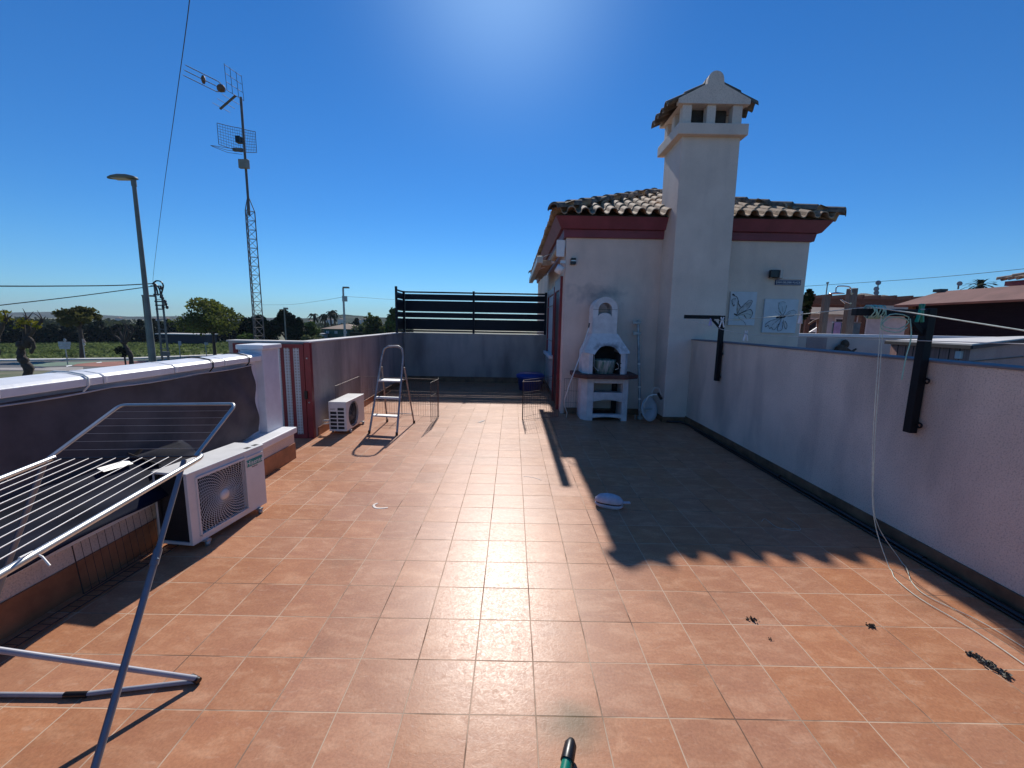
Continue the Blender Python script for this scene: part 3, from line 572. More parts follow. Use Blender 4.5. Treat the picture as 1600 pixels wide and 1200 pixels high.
        b = build('badge', MB().box(.001, .004, W*.735, W*.965, z0+H-.145, z0+H-.085), teal_m, t, local=True)
        me = text_mesh('Hisense', .062, .0004); o = link('lettering', me, txt_m, b); o.rotation_euler = (PI/2, 0, PI/2); o.location = (.0046, W*.85, z0+H-.116)
        me = text_mesh('Inverter', .02, .0003); o = link('caption', me, acd_m, t); o.rotation_euler = (PI/2, 0, PI/2); o.location = (.0016, W*.85, z0+H-.158)
        build('grip', MB().box(.0, .008, W*.735, W*.975, z0+H-.065, z0+H-.052), acw_m, t, local=True, bevel=.003)
        for k in (0, 1): build('top_slot', MB().box(-.07, -.03, W*.80+k*.09, W*.80+k*.09+.05, z0+H+.0062, z0+H+.0068), acd_m, t, local=True)
    else:
        for rr in [.03+.028*i for i in range(7)]: g.tube([(.002, cy+math.cos(2*PI*i/32)*rr, cz+math.sin(2*PI*i/32)*rr) for i in range(32)], .0013, 4, closed=True)
        for k in range(12): a = 2*PI*k/12; g.tube([(.0, cy, cz), (.0, cy+math.cos(a)*R, cz+math.sin(a)*R)], .0014, 4)
        build('fan_grille', g, galv_m, t, local=True)
        s = MB(); ncol = [( -.030, -.135), (-.150, -.255)]
        zs = z0+.03; rows = []
        # near side plate with openings: frame bars
        s.box(-.035, -.001, -.006, 0, z0, z0+H-.012).box(-Dp, -.262, -.006, 0, z0, z0+H-.012).box(-.150, -.135, -.006, 0, z0, z0+H-.012)
        pz = (H-.10)/6
        for k in range(7): s.box(-.262, -.035, -.0055, 0, z0+.02+k*pz-.008, z0+.02+k*pz+.010)
        s.box(-.262, -.035, -.0058, 0, z0, z0+.02).box(-.262, -.035, -.0058, 0, z0+.02+6*pz, z0+H-.012).box(-.262, -.150, -.0056, 0, z0+.02+5*pz, z0+.02+6*pz)
        build('side_louvre', s, acw_m, t, local=True)
        me = text_mesh('INOC', .03, .0003); o = link('caption', me, acd_m, t); o.rotation_euler = (PI/2, 0, 0); o.location = (-.205, -.0064, z0+.02+5.5*pz)
    for yy in (.14*W, .86*W):
        build('foot', MB().box(-Dp-.02, .03, yy-.02, yy+.02, .035, z0).lathe([(0, 0), (.018, 0), (.018, .035), (0, .035)], (.015, yy, 0), 10).lathe([(0, 0), (.018, 0), (.018, .035), (0, .035)], (-Dp, yy, 0), 10), galv_m, t, local=True)
    return t
ac_unit('outdoor_unit', 'large white air conditioner with swirl fan grille and teal badge below the low left wall', (-2.375, 2.87, 0), -.135, .77, .29, .56, True)
u2 = ac_unit('outdoor_unit', 'small cream air conditioner with side louvres beside the step ladder', (-2.545, 6.19, 0), 0.0, .76, .27, .455, False)
build('pipe', MB().tube([(-.27, .06, .20), (-.33, .05, .20), (-.385, .08, .19)], .018).tube([(-.27, .06, .16), (-.34, .05, .15), (-.39, .08, .14)], .012), wwire_m, u2, local=True)
# ------------------------------------------------------------------ step ladder
t = thing('step_ladder', 'aluminium step ladder standing open before the left parapet', 'ladder', (-2.0, 6.65, 0))
fl, fr = gz(577, 677), gz(620, 680); rl, rr_ = gz(605, 659), gz(647, 661); TY = 6.85
tl, tr = at(597, 556, TY), at(630, 556, TY)
arc = [fl, fl.lerp(tl, .5), tl, at(600.5, 545, TY), at(607, 541, TY), at(622, 541, TY), at(628, 545, TY), tr, fr.lerp(tr, .5), fr]
build('front_frame', MB().tube(arc, .017, 10), aluw_m, t)
def onf(a, b, z): return a+(b-a)*((z-a.z)/(b.z-a.z))
for nm, z, dpt in (('platform', .79, .20), ('step', .53, .09), ('step', .265, .09)):
    a, b = onf(fl, tl, z), onf(fr, tr, z)
    build(nm, MB().hexa([(a.x, a.y-.02, z-.02), (b.x, b.y-.02, z-.02), (b.x+.0, b.y+dpt, z-.02), (a.x, a.y+dpt, z-.02), (a.x, a.y-.02, z+.004), (b.x, b.y-.02, z+.004), (b.x, b.y+dpt, z+.004), (a.x, a.y+dpt, z+.004)]), mat('tread aluminium', (.6, .6, .6), .5, .08, 8, metal=.4), t, bevel=.003)
pl, pr_ = onf(fl, tl, 1.0)+V((.02, .02, 0)), onf(fr, tr, 1.0)+V((.03, .02, 0))
build('rear_leg', MB().tube([pl, rl], .013, 8), mat('tan tube', (.33, .25, .20), .6, .15, 9), t)
build('rear_leg', MB().tube([pr_, rr_], .013, 8), mat('tan tube', (.33, .25, .20), .6, .15, 9), t)
zb = .17; build('rear_brace', MB().tube([pl.lerp(rl, .83), pr_.lerp(rr_, .83)], .008), aluw_m, t)
for p in (fl, fr, rl, rr_): build('rubber_foot', MB().tube([p+V((0, 0, .045)), p+V((0, 0, 0.001))], .021), blackp_m, t)
a, b = onf(fr, tr, .79), pl; build('hinge_strap', MB().bar(onf(fl, tl, .80)+V((0, .0, 0)), pl.lerp(rl, .2), .004, .02).bar(onf(fr, tr, .80), pr_.lerp(rr_, .2), .004, .02), galv_m, t)
# ------------------------------------------------------------------ wire pens
def wire_panel(mb, a, b, z0=.02, H=.70, step=.045, lean=(0, 0), r=.0016, rails=(0, .33, .66, 1), pr=.0035):
    a, b = V(a), V(b); n = max(2, int((b-a).length/step)); lv = V((lean[0], lean[1], 0))
    A = lambda s_, h: V((a.x+(b.x-a.x)*s_, a.y+(b.y-a.y)*s_, z0+H*h))+lv*h
    for i in range(1, n): mb.tube([A(i/n, 0), A(i/n, 1)], r, 4, cap=False)
    for h in rails: mb.tube([A(0, h), A(1, h)], pr if h in (0, 1) else r*1.4, 4, cap=False)
    mb.tube([A(0, 0), A(0, 1)], pr, 5); mb.tube([A(1, 0), A(1, 1)], pr, 5)
t = thing('wire_pen', 'folding wire pet pen behind the step ladder and small air conditioner', 'pet pen', (-2, 7.3, 0), group='wire pens on the terrace')
for a, b in (((-2.80, 6.42, 0), (-2.86, 7.60, 0)), ((-2.85, 7.62, 0), (-2.05, 7.50, 0)), ((-2.04, 7.5, 0), (-1.36, 7.40, 0)), ((-1.35, 7.4, 0), (-1.40, 6.98, 0)), ((-1.34, 7.42, 0), (-1.38, 7.62, 0))):
    mb = MB(); wire_panel(mb, a, b); build('panel', mb, wire_m, t)
t = thing('wire_pen', 'folding wire pet pen beside the white barbecue', 'pet pen', (.7, 7.6, 0), group='wire pens on the terrace')
for a, b in (((.20, 7.28, 0), (.90, 7.62, 0)), ((.20, 7.28, 0), (.22, 7.5, 0)), ((.21, 7.5, 0), (.90, 8.2, 0)), ((1.02, 7.86, 0), (1.38, 7.80, 0))):
    mb = MB(); wire_panel(mb, a, b); build('panel', mb, wire_m, t)
t = thing('leaning_mesh', 'wire mesh panel leaning on the low wall left of the large air conditioner', 'mesh panel', (-2.72, 2.6, 0))
mb = MB(); wire_panel(mb, (-2.70, 2.38, 0), (-2.70, 3.3, 0), .0, .40, .05, (-.035, 0), r=.002, rails=(0, .85, 1)); build('upright_mesh', mb, rustw_m, t)
mb = MB(); wire_panel(mb, (-2.60, 1.9, 0), (-2.55, 3.0, 0), .012, .002, .05, (-.08, 0), r=.002, rails=(0, 1)); build('flat_mesh', mb, rustw_m, t)
# ------------------------------------------------------------------ drying rack
t = thing('drying_rack', 'folding metal clothes airer with raised wing in the left foreground', 'clothes airer', (-1.7, 1.5, 0))
hr, hl = gz(305, 713, 1.1), gz(75, 717, 1.1); nr, nl = gz(-420, 1130, 1.1), gz(-420, 900, 1.1)
er = V((hr.x+.32, -.35, 1.1)); el_ = V((hl.x+.12, .1, 1.1))
er = gz(0, 893, 1.1); er = hr+(er-hr)*1.5; el_ = gz(0, 747, 1.1); el_ = hl+(el_-hl)*3.2
def rounded(ps, r=.04):
    out = []
    for i, p in enumerate(ps):
        if i in (0, len(ps)-1): out.append(p); continue
        a = (ps[i-1]-p).normalized()*r; b = (ps[i+1]-p).normalized()*r
        for k in range(6):
            s_ = k/5; out.append((p+a)*(1-s_)**2+p*2*s_*(1-s_)+(p+b)*s_*s_)
    return out
chrome = mat('bright steel tube', (.55, .55, .53), .42, .05, 8, metal=.9)
build('main_frame', MB().tube(rounded([hl+V((.005, .02, -.0)), el_, er, hr+V((.035, .005, -.0)), hr+V((-.0, .03, 0))], .05), .0105, 12), chrome, t)
mb = MB(); 
for k in range(1, 11): s_ = k/11; mb.tube([hl.lerp(hr, s_)+V((0, .0, 0)), el_.lerp(er, s_)], .0018, 6)
build('rails', mb, wwire_m, t)
build('hinge_bar', MB().tube([hl, hr], .004, 8), blackp_m, t)
wr, wl = atx(369, 631, hr.x+.03), atx(188, 633, hl.x)
build('wing_frame', MB().tube(rounded([hl, wl, wr, hr], .035), .0085, 12), chrome, t)
mb = MB()
for k in range(1, 7): s_ = k/7; mb.tube([hl.lerp(wl, s_), hr.lerp(wr, s_)], .0010, 5)
build('wing_rails', mb, mat('dull wire', (.35, .34, .33), .5), t)
steel = mat('blue grey leg tube', (.18, .22, .27), .45, .06, 8, metal=.4)
lf = gz(120, 1290, 0); q = hr+V((-.03, -.03, -.01)); lf = V((-1.60, 1.08, 0))
lf = gz(148, 1200, .22); lf = q+(lf-q)*((q.z)/(q.z-.22))
build('leg', MB().tube([q, q.lerp(lf, .30)], .0105, 10).tube([q.lerp(lf, .28), lf], .0125, 10), steel, t)
build('leg_clip', MB().tube([q.lerp(lf, .285), q.lerp(lf, .33)], .0155, 10).ball(q.lerp(lf, .31)+V((.016, -.01, 0)), .006, 8), steel, t)
l2 = hl+V((.02, -.03, 0)); l2b = V((-2.52, 1.30, 0)); l2b = gz(-60, 1080, 0); build('leg', MB().tube([l2, l2b], .0115, 10), steel, t)
ft = gz(306, 1064, .012)
grey = mat('grey painted tube', (.34, .34, .38), .45, .08, 8)
up = gz(0, 1017, .42); up2 = ft+(up-ft)*1.25
build('lower_leg', MB().tube([ft+V((0, 0, .014)), up2], .0125, 10), grey, t)
p1, p2 = gz(118, 1086, .012), gz(-150, 1084, .012)
build('floor_bar', MB().tube(rounded([ft, p1, p2], .04), .0105, 10), grey, t)
build('end_cap', MB().tube([ft+V((.018, -.004, .004)), ft+V((-.03, .01, .012))], .0155, 10), blackp_m, t); build('elbow_sleeve', MB().tube([p1+V((.05, .005, 0)), p1+V((-.05, 0, 0))], .0135, 10), blackp_m, t)
t = thing('cable_tie_end', 'loose white cord end hanging from the near rail of the airer', 'cord', gz(70, 865, 1.1))
build('cord', MB().tube([gz(30, 872, 1.12), gz(50, 862, 1.11), gz(66, 870, 1.09), gz(78, 884, 1.07)], .0028, 6), wwire_m, t)
t = thing('metal_strut', 'short pale metal strut standing left of the large air conditioner', 'strut', (-2.66, 2.9, 0))
a = atx(248, 756, -2.60); b = gz(257, 852); build('strut', MB().bar(V((b.x-.02, b.y, .03)), V((b.x-.03, b.y+.03, .60)), .03, .03), galv_m, t, bevel=.003)
# ------------------------------------------------------------------ barbecue
t = thing('barbecue', 'white masonry barbecue with brown shelf and arched flue against the house', 'barbecue', (1.7, 7.6, 0))
def stand_poly(x0, x1, y0, y1, c): return [(x0+c, y0), (x1, y0), (x1, y1), (x0, y1), (x0, y0+c*1.2)]
mb = MB().prism([(1.38, 7.4), (1.50, 7.4), (1.50, 7.5), (1.40, 7.92), (1.29, 7.92), (1.29, 7.52)], 0, .80)
mb.prism([(2.03, 7.4), (2.13, 7.4), (2.15, 7.45), (2.15, 7.92), (2.05, 7.92), (2.03, 7.5)], 0, .80)
mb.box(1.50, 2.03, 7.405, 7.5, .40, .53).box(1.50, 2.03, 7.405, 7.5, .70, .80).box(1.47, 2.03, 7.5, 7.9, .43, .49)
arch = [(1.50, .12)]+[(1.50+.53*k/10, .05+.02*math.sin(PI*k/10)) for k in range(11)]+[(2.03, .12)]
mb.extr([(x, 7.407, z) for x, z in reversed(arch)], (0, .1, 0))
arch2 = [(1.50, .40)]+[(1.50+.53*k/10, .355+.035*math.sin(PI*k/10)) for k in range(11)]+[(2.03, .40)]
mb.extr([(x, 7.408, z) for x, z in arch2], (0, .09, 0))
st = build('stand', mb, conc_m, t, bevel=.008)
build('stand_shade', MB().box(1.40, 1.50, 7.87, 7.9, .05, .8).box(1.95, 2.04, 7.86, 7.9, .05, .8).box(1.5, 1.95, 7.5, 7.86, .05, .10), soot_shade_m, t)  # near-black boxes paint the shade at the stand's sides and bottom
build('shelf', MB().prism([(1.20, 7.30), (1.33, 7.22), (2.05, 7.22), (2.14, 7.28), (2.28, 7.36), (2.28, 7.9), (1.12, 7.9), (1.12, 7.40)], .80, .875), slab_m, t, bevel=.012)
mb = MB().prism([(1.375, 7.33), (1.45, 7.33), (1.45, 7.85), (1.28, 7.85), (1.28, 7.45)], .876, 1.26).prism([(1.95, 7.33), (2.03, 7.33), (2.09, 7.42), (2.09, 7.85), (1.95, 7.85)], .876, 1.26).box(1.45, 1.95, 7.80, 7.85, .876, 1.26)
build('firebox', mb, conc_m, t, bevel=.008)
build('fire_lining', MB().box(1.4505, 1.47, 7.36, 7.798, .877, 1.255).box(1.93, 1.9495, 7.36, 7.798, .877, 1.255).box(1.47, 1.93, 7.77, 7.798, .877, 1.40), soot_shade_m, t)
mb = MB()
for x in (1.455, 1.945):
    for z in (1.0, 1.08): mb.tube([(x, 7.34, z), (x, 7.31, z)], .010)
build('grill_peg', mb, black_m, t)
# hood
def hy(z): return 7.32+(z-1.26)*.45
fp = [(1.28, 1.262), (1.47, 1.23), (1.52, 1.30), (1.58, 1.36), (1.66, 1.385), (1.74, 1.385), (1.82, 1.36), (1.88, 1.31), (1.93, 1.24), (2.10, 1.262), (2.09, 1.30), (1.90, 1.60), (1.44, 1.60), (1.29, 1.30)]
mb = MB().extr([(x, hy(z), z) for x, z in fp], (0, .035, 0))
for xa, xb in ((1.28, 1.44), (2.10, 1.90)):
    mb.extr([(xa, hy(1.262)+.002, 1.262), (xa, 7.88, 1.262), (xb, 7.88, 1.60), (xb, hy(1.6)+.002, 1.60)], (.03 if xa < 1.7 else -.03, 0, 0))
mb.extr([(1.31, 7.87, 1.262), (2.07, 7.87, 1.262), (1.88, 7.87, 1.6), (1.46, 7.87, 1.6)], (0, .02, 0))
build('hood', mb, conc_m, t)
mb = MB().box(1.435, 1.885, 7.475, 7.88, 1.598, 1.64).box(1.44, 1.535, 7.482, 7.87, 1.64, 2.03).box(1.78, 1.88, 7.482, 7.87, 1.64, 2.03)
low = [(1.535, 1.64), (1.78, 1.64), (1.78, 1.90)]+[(1.6575+.1225*math.cos(a), 1.90+.07*math.sin(a)) for a in [PI*k/10 for k in range(1, 10)]]+[(1.535, 1.90)]
mb.extr([(x, 7.485, z) for x, z in low], (0, .04, 0))
ro, ri = .222, .1225
for i in range(16):
    a0, a1 = PI*i/16, PI*(i+1)/16; q4 = []
    for r, a in ((ri, a0), (ro, a0), (ro, a1), (ri, a1)): q4.append((1.659+r*math.cos(a), 7.482, 2.03+r*math.sin(a)))
    mb.extr(q4, (0, .388, 0))
mb.box(1.535, 1.78, 7.84, 7.865, 1.64, 2.0)
build('flue', mb, conc_m, t)
build('flue_seam', MB().box(1.438, 1.882, 7.480, 7.483, 2.028, 2.033), soot_shade_m, t)
b = thing('bucket', 'green bucket streaked with white paint inside the barbecue', 'bucket', (1.70, 7.55, .876))
build('pail', MB().lathe([(0, .002), (.175, 0), (.215, .235), (.22, .245), (.207, .245), (.17, .01), (0, .01)], (1.70, 7.56, .876), 28), bucket_m, b)
build('handle', MB().tube([(1.49, 7.5, 1.10)]+[(1.485+.0*k, 7.42-.015*math.sin(PI*k/8), 1.22-.03*k) for k in range(0, 8)]+[(1.56, 7.36, .93)], .005), wwire_m, b)
build('side_grip', MB().tube([(1.905, 7.45, 1.08), (1.935, 7.40, 1.03), (1.93, 7.40, .98), (1.88, 7.43, .95)], .006), wwire_m, b)
# rod leaning
t = thing('metal_rod', 'thin bent metal rod leaning between house wall and barbecue', 'rod', (1.05, 7.6, 0))
build('rod', MB().tube([at(920, 512, 7.44), at(905, 560, 7.28), at(890, 600, 7.18), at(883, 622, 7.3), at(882, 634, 7.4), at(886, 645, 7.5), gz(885, 652)], .010, 8), wwire_m, t)
build('tip', MB().tube([at(921, 505, 7.46), at(919.5, 514, 7.44)], .012), blackp_m, t)
# antenna pole + dish
t = thing('antenna_pole', 'galvanised pole with clamps standing right of the barbecue', 'pole', (2.35, 7.6, 0))
a, b = at(1000, 655, 7.55), at(997, 500, 7.9); a.z = 0
build('pole', MB().tube([a, b], .026, 12), galv_m, t)
for k, s_ in enumerate((.02, .2, .32, .55, .86, .97)):
    p = a.lerp(b, s_)
    if k in (2, 3, 1): build('collar', MB().tube([p, p+V((0, 0, .03))], .032), wwire_m, t)
    else: build('clamp', MB().box(p.x-.10 if k > 3 else p.x-.05, p.x+.045, p.y-.04, p.y+.03, p.z-.02, p.z+.03).box(p.x-.11, p.x-.09, p.y-.04, p.y-.02, p.z-.03, p.z+.06), galv_m, t, bevel=.004)
t = thing('satellite_dish', 'pale satellite dish on the floor beside the chimney', 'satellite dish', (2.5, 7.4, 0))
ax = V((.55, -.80, .22)).normalized(); c0 = V((2.50, 7.33, .245))
build('reflector', MB().lathe([(0, -.0), (.08, .005), (.15, .02), (.205, .045), (.22, .05), (.215, .062), (.15, .035), (.07, .016), (0, .012)], c0-ax*.03, 32, ax), mat('dish paint', (.50, .56, .60), .5, .05), t)
build('arm', MB().tube([c0+V((-.09, -.02, .0)), c0+V((-.12, -.10, .12)), c0+V((-.06, -.14, .27)), c0+V((.02, -.15, .30)), c0+V((.12, -.13, .30))], .012), wwire_m, t)
build('receiver', MB().tube([c0+V((.10, -.14, .33)), c0+V((.17, -.15, .22))], .025), blackp_m, t)
build('mount', MB().box(2.33, 2.42, 7.24, 7.32, .19, .27).tube([c0+V((-.2, -.05, 0)), c0+V((.05, -.06, .03))], .013), galv_m, t, bevel=.004)
build('cable', MB().tube([c0+V((-.0, -.1, .33)), c0+V((.05, -.1, .42)), c0+V((.13, -.1, .41)), c0+V((.17, -.1, .3))], .005), wwire_m, t)
# tub
t = thing('storage_tub', 'blue plastic tub at the far end beneath the slatted screen', 'tub', (.5, 10.9, 0))
build('tub', MB().lathe([(0, 0), (.30, 0), (.35, .32), (.38, .33), (.38, .37), (.33, .37), (.28, .02), (0, .02)], (.50, 10.9, 0), 28), tub_m, t)
build('lid', MB().lathe([(.385, .35), (.39, .40), (.30, .45), (0, .46)], (.50, 10.9, 0), 28), tub_m, t)
# pipe along the right parapet
t = thing('water_pipe', 'black pipe lying along the foot of the right parapet', 'pipe', (3.17, 4, 0))
build('pipe', MB().tube([(3.165+.006*math.sin(y*1.7), y, .024+.004*math.sin(y*2.3)) for y in [-2.2+.3*k for k in range(32)]]+[(3.1, 7.33, .024), (2.85, 7.355, .024)], .020, 10).tube([(3.125+.004*math.sin(y*1.1), y, .012) for y in [-2.2+.3*k for k in range(31)]], .010, 8), blackp_m, t)
for y in (2.9, 4.6, 6.3): build('joint', MB().tube([(3.165, y, .026), (3.165, y+.05, .026)], .027), blackp_m, t)
# ------------------------------------------------------------------ clothes line
def bracket(label, y, w, xt, zt, zb, zarm):
    t = thing('clothesline_bracket', label, 'bracket', (3.2, y, 0), group='steel brackets on the right parapet')
    build('post', MB().box(3.207-w, 3.204, y-w/2, y+w/2, zb, zt), black_m, t, bevel=.004)
    build('arm', MB().box(xt, 3.207-w, y-w*.4, y+w*.4, zarm-w*.42, zarm+w*.42), black_m, t, bevel=.004)
    build('brace', MB().bar((3.207-w-.13, y, zarm-.02), (3.207-w*.7, y, zarm-.17), .03, .03), black_m, t)
    for z in (zb+.07, zb+.42):
        mb = MB(); rr = [(3.19, y-w/2-.005-.0*i, z) for i in (0, 1)]
        mb.tube([(3.19, y-w/2-.022+.018*math.cos(a), z+.018*math.sin(a)) for a in [2*PI*k/12 for k in range(12)]], .007, 6, closed=True); build('eyelet', mb, black_m, t)
    return t
bracket('black steel bracket for the washing line, farther one by the chimney', 6.3, .065, 2.60, 1.925, .93, 1.90)
bracket('black steel bracket for the washing line, nearer one carrying green cord', 3.18, .062, 2.60, 1.92, .95, 1.885)
def sag(a, b, s, n=16): a, b = V(a), V(b); return [a.lerp(b, k/n)-V((0, 0, s*4*(k/n)*(1-k/n))) for k in range(n+1)]
t = thing('washing_line', 'upper pale washing line tied over both bracket arms', 'line', (2.8, 4, 1.8), group='washing lines')
build('line', MB().tube(sag((3.05, 6.3, 1.85), (2.72, 3.18, 1.925), .015)+sag((2.72, 3.15, 1.925), (2.9, -1.5, 1.10), -.0)[1:], .0045, 6), cord_m, t)
t = thing('washing_line', 'lower sagging pale washing line', 'line', (3, 4, 1.7), group='washing lines')
build('line', MB().tube(sag((2.66, 6.3, 1.87), (3.02, 5.35, 1.665), .02, 6)+sag((3.02, 5.35, 1.665), (3.0, -1.5, 1.76), .02, 20)[1:], .003, 6), mat('white nylon', (.6, .6, .57), .6), t)
t = thing('green_cord', 'tangled green cord wound on the nearer bracket and hanging to the floor', 'cord', (2.75, 3.1, 1.9))
mb = MB(); pts = []
for k in range(70):
    a = k*.62; pts.append((2.70+.0016*k+.01*math.sin(k*1.7), 3.18+.052*math.cos(a), 1.888+.05*math.sin(a)))
mb.tube(pts, .0045, 5); pts = []
for k in range(26): a = k*.5; pts.append((2.86+.10*math.cos(a)+.01*math.sin(3*a), 3.11, 1.83+.05*math.sin(a)-.002*k))
mb.tube(pts, .004, 5); build('coil', mb, cordg_m, t)
mb = MB()
def hang(top, floor_pts, dx): 
    return [V(top), V((top[0]+dx*.3, top[1]-.02, 1.4)), V((top[0]+dx*.8, top[1]-.05, .8)), V((top[0]+dx*1.2, top[1]-.12, .3))]+[V(p) for p in floor_pts]
g = [gz(x, y, .008) for x, y in ((1390, 888), (1400, 905), (1437, 935), (1500, 972), (1545, 1000), (1610, 1045))]
g2 = [gz(x, y, .008) for x, y in ((1410, 880), (1425, 910), (1450, 932), (1520, 965), (1560, 987), (1610, 1018))]
for q0, g_, d_, r_c in (((2.76, 3.12, 1.86), g, .06, .0028), ((2.79, 3.13, 1.86), g2, .05, .0025)): mb.tube([V((p.x, p.y, max(p.z, .006))) for p in chain(hang(q0, g_, d_))], r_c, 6)
build('hanging_cord', mb, cord_m, t)
build('short_end', MB().tube(chain([V((2.98, 3.12, 1.84)), V((2.99, 3.1, 1.7)), V((2.975, 3.1, 1.55)), V((2.97, 3.1, 1.38))]), .004, 6), cordg_m, t)
def peg(label, p, ang, m, s=1.0, group='clothes pegs on the washing lines'):
    t = thing('clothes_peg', label, 'clothes peg', p, ang, group)
    for sx in (-1, 1):
        build('jaw', MB().bar((sx*.020*s, 0, -.07*s), (sx*.004*s, 0, .0), .012*s, .014*s, (0, 1, 0)).bar((sx*.004*s, 0, 0), (sx*.012*s, 0, .03*s), .012*s, .012*s, (0, 1, 0)), m, t, local=True, bevel=.002)
    build('spring', MB().tube([(-.012*s, -.009, .0), (.012*s, -.009, .0)], .004*s), galv_m, t, local=True)
pgw = mat('white peg', (.72, .72, .74), .5); 
peg('lilac peg leftmost on the washing lines', (2.99, 6.28, 1.85), .3, mat('lilac peg', (.45, .42, .7), .5), 1.1)
peg('white peg beside the farther bracket post', (3.05, 6.05, 1.855), -.4, pgw, 1.5)
peg('white peg upright on the lower line before the wall', (3.02, 5.35, 1.675), 0, pgw, 1.3)
peg('white peg on the upper line beside the house corner', (2.85, 4.12, 1.885), .5, pgw, 1.2)
peg('green peg on the nearer bracket post', (2.955, 3.02, 1.905), .2, green_m, 1.3)
# ------------------------------------------------------------------ floor odds and ends
t = thing('cushion_pad', 'whitish stuffed pad with side tab lying on the tiles at the shadow edge', 'pad', (.98, 3.75, 0))
c = (gz(955, 797)+gz(950, 790))/2
def outline(sc, z, dx=0, dy=0):
    pts = []
    for k in range(28):
        a = 2*PI*k/28; x, y = math.cos(a)*.135*(1-.12*math.sin(a)), math.sin(a)*.088*(1+.15*math.cos(2*a))
        pts.append(V((c.x+dx+(x*math.cos(-.35)-y*math.sin(-.35))*sc, c.y+.03+dy+(x*math.sin(-.35)+y*math.cos(-.35))*sc, z)))
    return pts
def shell(zs):
    mb = MB(); vs = []
    for sc, z in zs: vs += outline(sc, z)
    n = 28; mb.add(vs, [(i*n+k, i*n+(k+1) % n, (i+1)*n+(k+1) % n, (i+1)*n+k) for i in range(len(zs)-1) for k in range(n)], True)
    mb.add(vs[:n], [tuple(reversed(range(n)))]); mb.add(vs[-n:], [tuple(range(n))], True); return mb
padm = mat('pale pad fabric', (.55, .55, .60), .8, .08, 18, bump=.3)
build('lower_shell', shell([(.8, .002), (.97, .020), (1.0, .036), (.9, .040)]), padm, t)
build('gap', shell([(.88, .0405), (.88, .052)]), blackp_m, t)
build('upper_shell', shell([(.92, .0525), (1.02, .060), (.98, .080), (.80, .105), (.45, .122), (.1, .126)]), padm, t)
build('tab', MB().bar((c.x+.115, c.y-.02, .065), (c.x+.19, c.y-.02, .065), .035, .014), padm, t, bevel=.006)
def clump(name, label, ps, m, r, n, group=None):
    t = thing(name, label, 'debris', ps[0]); mb = MB()
    for _ in range(n):
        p = random.choice(ps); p = V(p)+V((random.gauss(0, r*.45), random.gauss(0, r*.3), 0)); s = random.uniform(.25, .5)*r
        mb.ball((p.x, p.y, s*.3), s*.7, 6, (1.3, .8, .45), .4)
        for _k in range(3): mb.leaf((p.x+random.gauss(0, s*.6), p.y+random.gauss(0, s*.6), s*.6+.004), s*.8)
    build('dried_leaves', mb, m, t)
deb = mat('dry dark debris', (.06, .045, .03), .9, 0, 60, col2=(.16, .12, .08))
clump('dried_leaf', 'dark curled leaf on the sunlit tiles nearest the pad', [gz(1172, 969)], deb, .026, 7)
clump('dried_leaf', 'dark curled leaf on a joint left of the long debris clump', [gz(1361, 979)], deb, .024, 7)
clump('dried_leaf', 'tiny dark leaf scrap between the two curled leaves', [gz(1203, 1000)], deb, .012, 4)
clump('dried_leaves', 'long clump of dried grey leaves at the right edge of the tiles', [gz(1512, 1020).lerp(gz(1572, 1056), k/8) for k in range(9)], mat('grey dry debris', (.26, .24, .19), .9, 0, 50, col2=(.06, .05, .04)), .028, 60)
t = thing('broom_pole', 'teal pole with black end cap poking in at the bottom edge', 'pole', (.25, 1.3, 0))
a, b = gz(893, 1156, .05), gz(884, 1200, .04); dd = (b-a).normalized()
build('pole', MB().tube([a+dd*.075, a+dd*.9], .022, 16), green_m, t)
build('end_cap', MB().tube([a, a+dd*.02, a+dd*.085], [.014, .025, .027], 16), blackp_m, t, )
t = thing('loose_string', 'thin pale string curled on the shaded tiles', 'string', gz(1220, 822))
build('string', MB().tube(chain([gz(x, y, .003) for x, y in ((1190, 815), (1196, 811), (1215, 824), (1248, 829), (1247, 821), (1230, 809))]), .0022, 5), mat('string fibre', (.5, .47, .42), .8), t)
def dropping(label, pxs, r):
    mb = MB(); P_ = [gz(x, y, .0015) for x, y in pxs]; mb.tube(chain(P_), r, 6)
    for i, v in enumerate(mb.v): mb.v[i] = (v[0], v[1], .0008+max(0, v[2]-.0015)*.12)
    t = thing('lime_stain', label, 'stain', P_[0]); build('stain', mb, mat('lime', (.75, .66, .58), .9), t)
dropping('white hooked lime mark on the sunlit tiles left of centre', [(590, 786), (584, 789), (586, 793), (594, 794), (606, 793)], .014)
dropping('small white blot on the far sunlit tiles', [(748, 660), (756, 657)], .03)
dropping('pale curved lime mark near the shadow edge', [(818, 744), (834, 746), (846, 750)], .006)

# ------------------------------------------------------------------ background ground
G0 = -3.0
struct('ground', MB().add([(-3000, -600, G0), (3000, -600, G0), (3000, 3500, G0), (-3000, 3500, G0)], [(0, 1, 2, 3)]), soil_m)
def gsheet(name, pxs, z, m, kind='structure'):
    P_ = [gz(x, y, G0) for x, y in pxs]; mb = MB().add([(p.x, p.y, G0+z) for p in P_], [tuple(range(len(P_)))]); return tag(build(name, mb, m), kind=kind)
ROAD = [(-90, 30), (-60, 34), (-36, 38.5), (-30, 55), (-26, 80)]
def line_at(x0, y0, x1, y1): return gz(x0, y0, G0), gz(x1, y1, G0)
ff = [gz(-250, 566, G0), gz(0, 562.5, G0), gz(200, 560.3, G0), gz(385, 553, G0)]
far = [gz(390, 533, G0), gz(0, 536.5, G0), gz(-250, 540, G0)]
field_m = mat('field green', (.15, .17, .07), .95, 0, .6, col2=(.07, .09, .035), spec=.05, stretch=(1, .5, 1), detail=8)
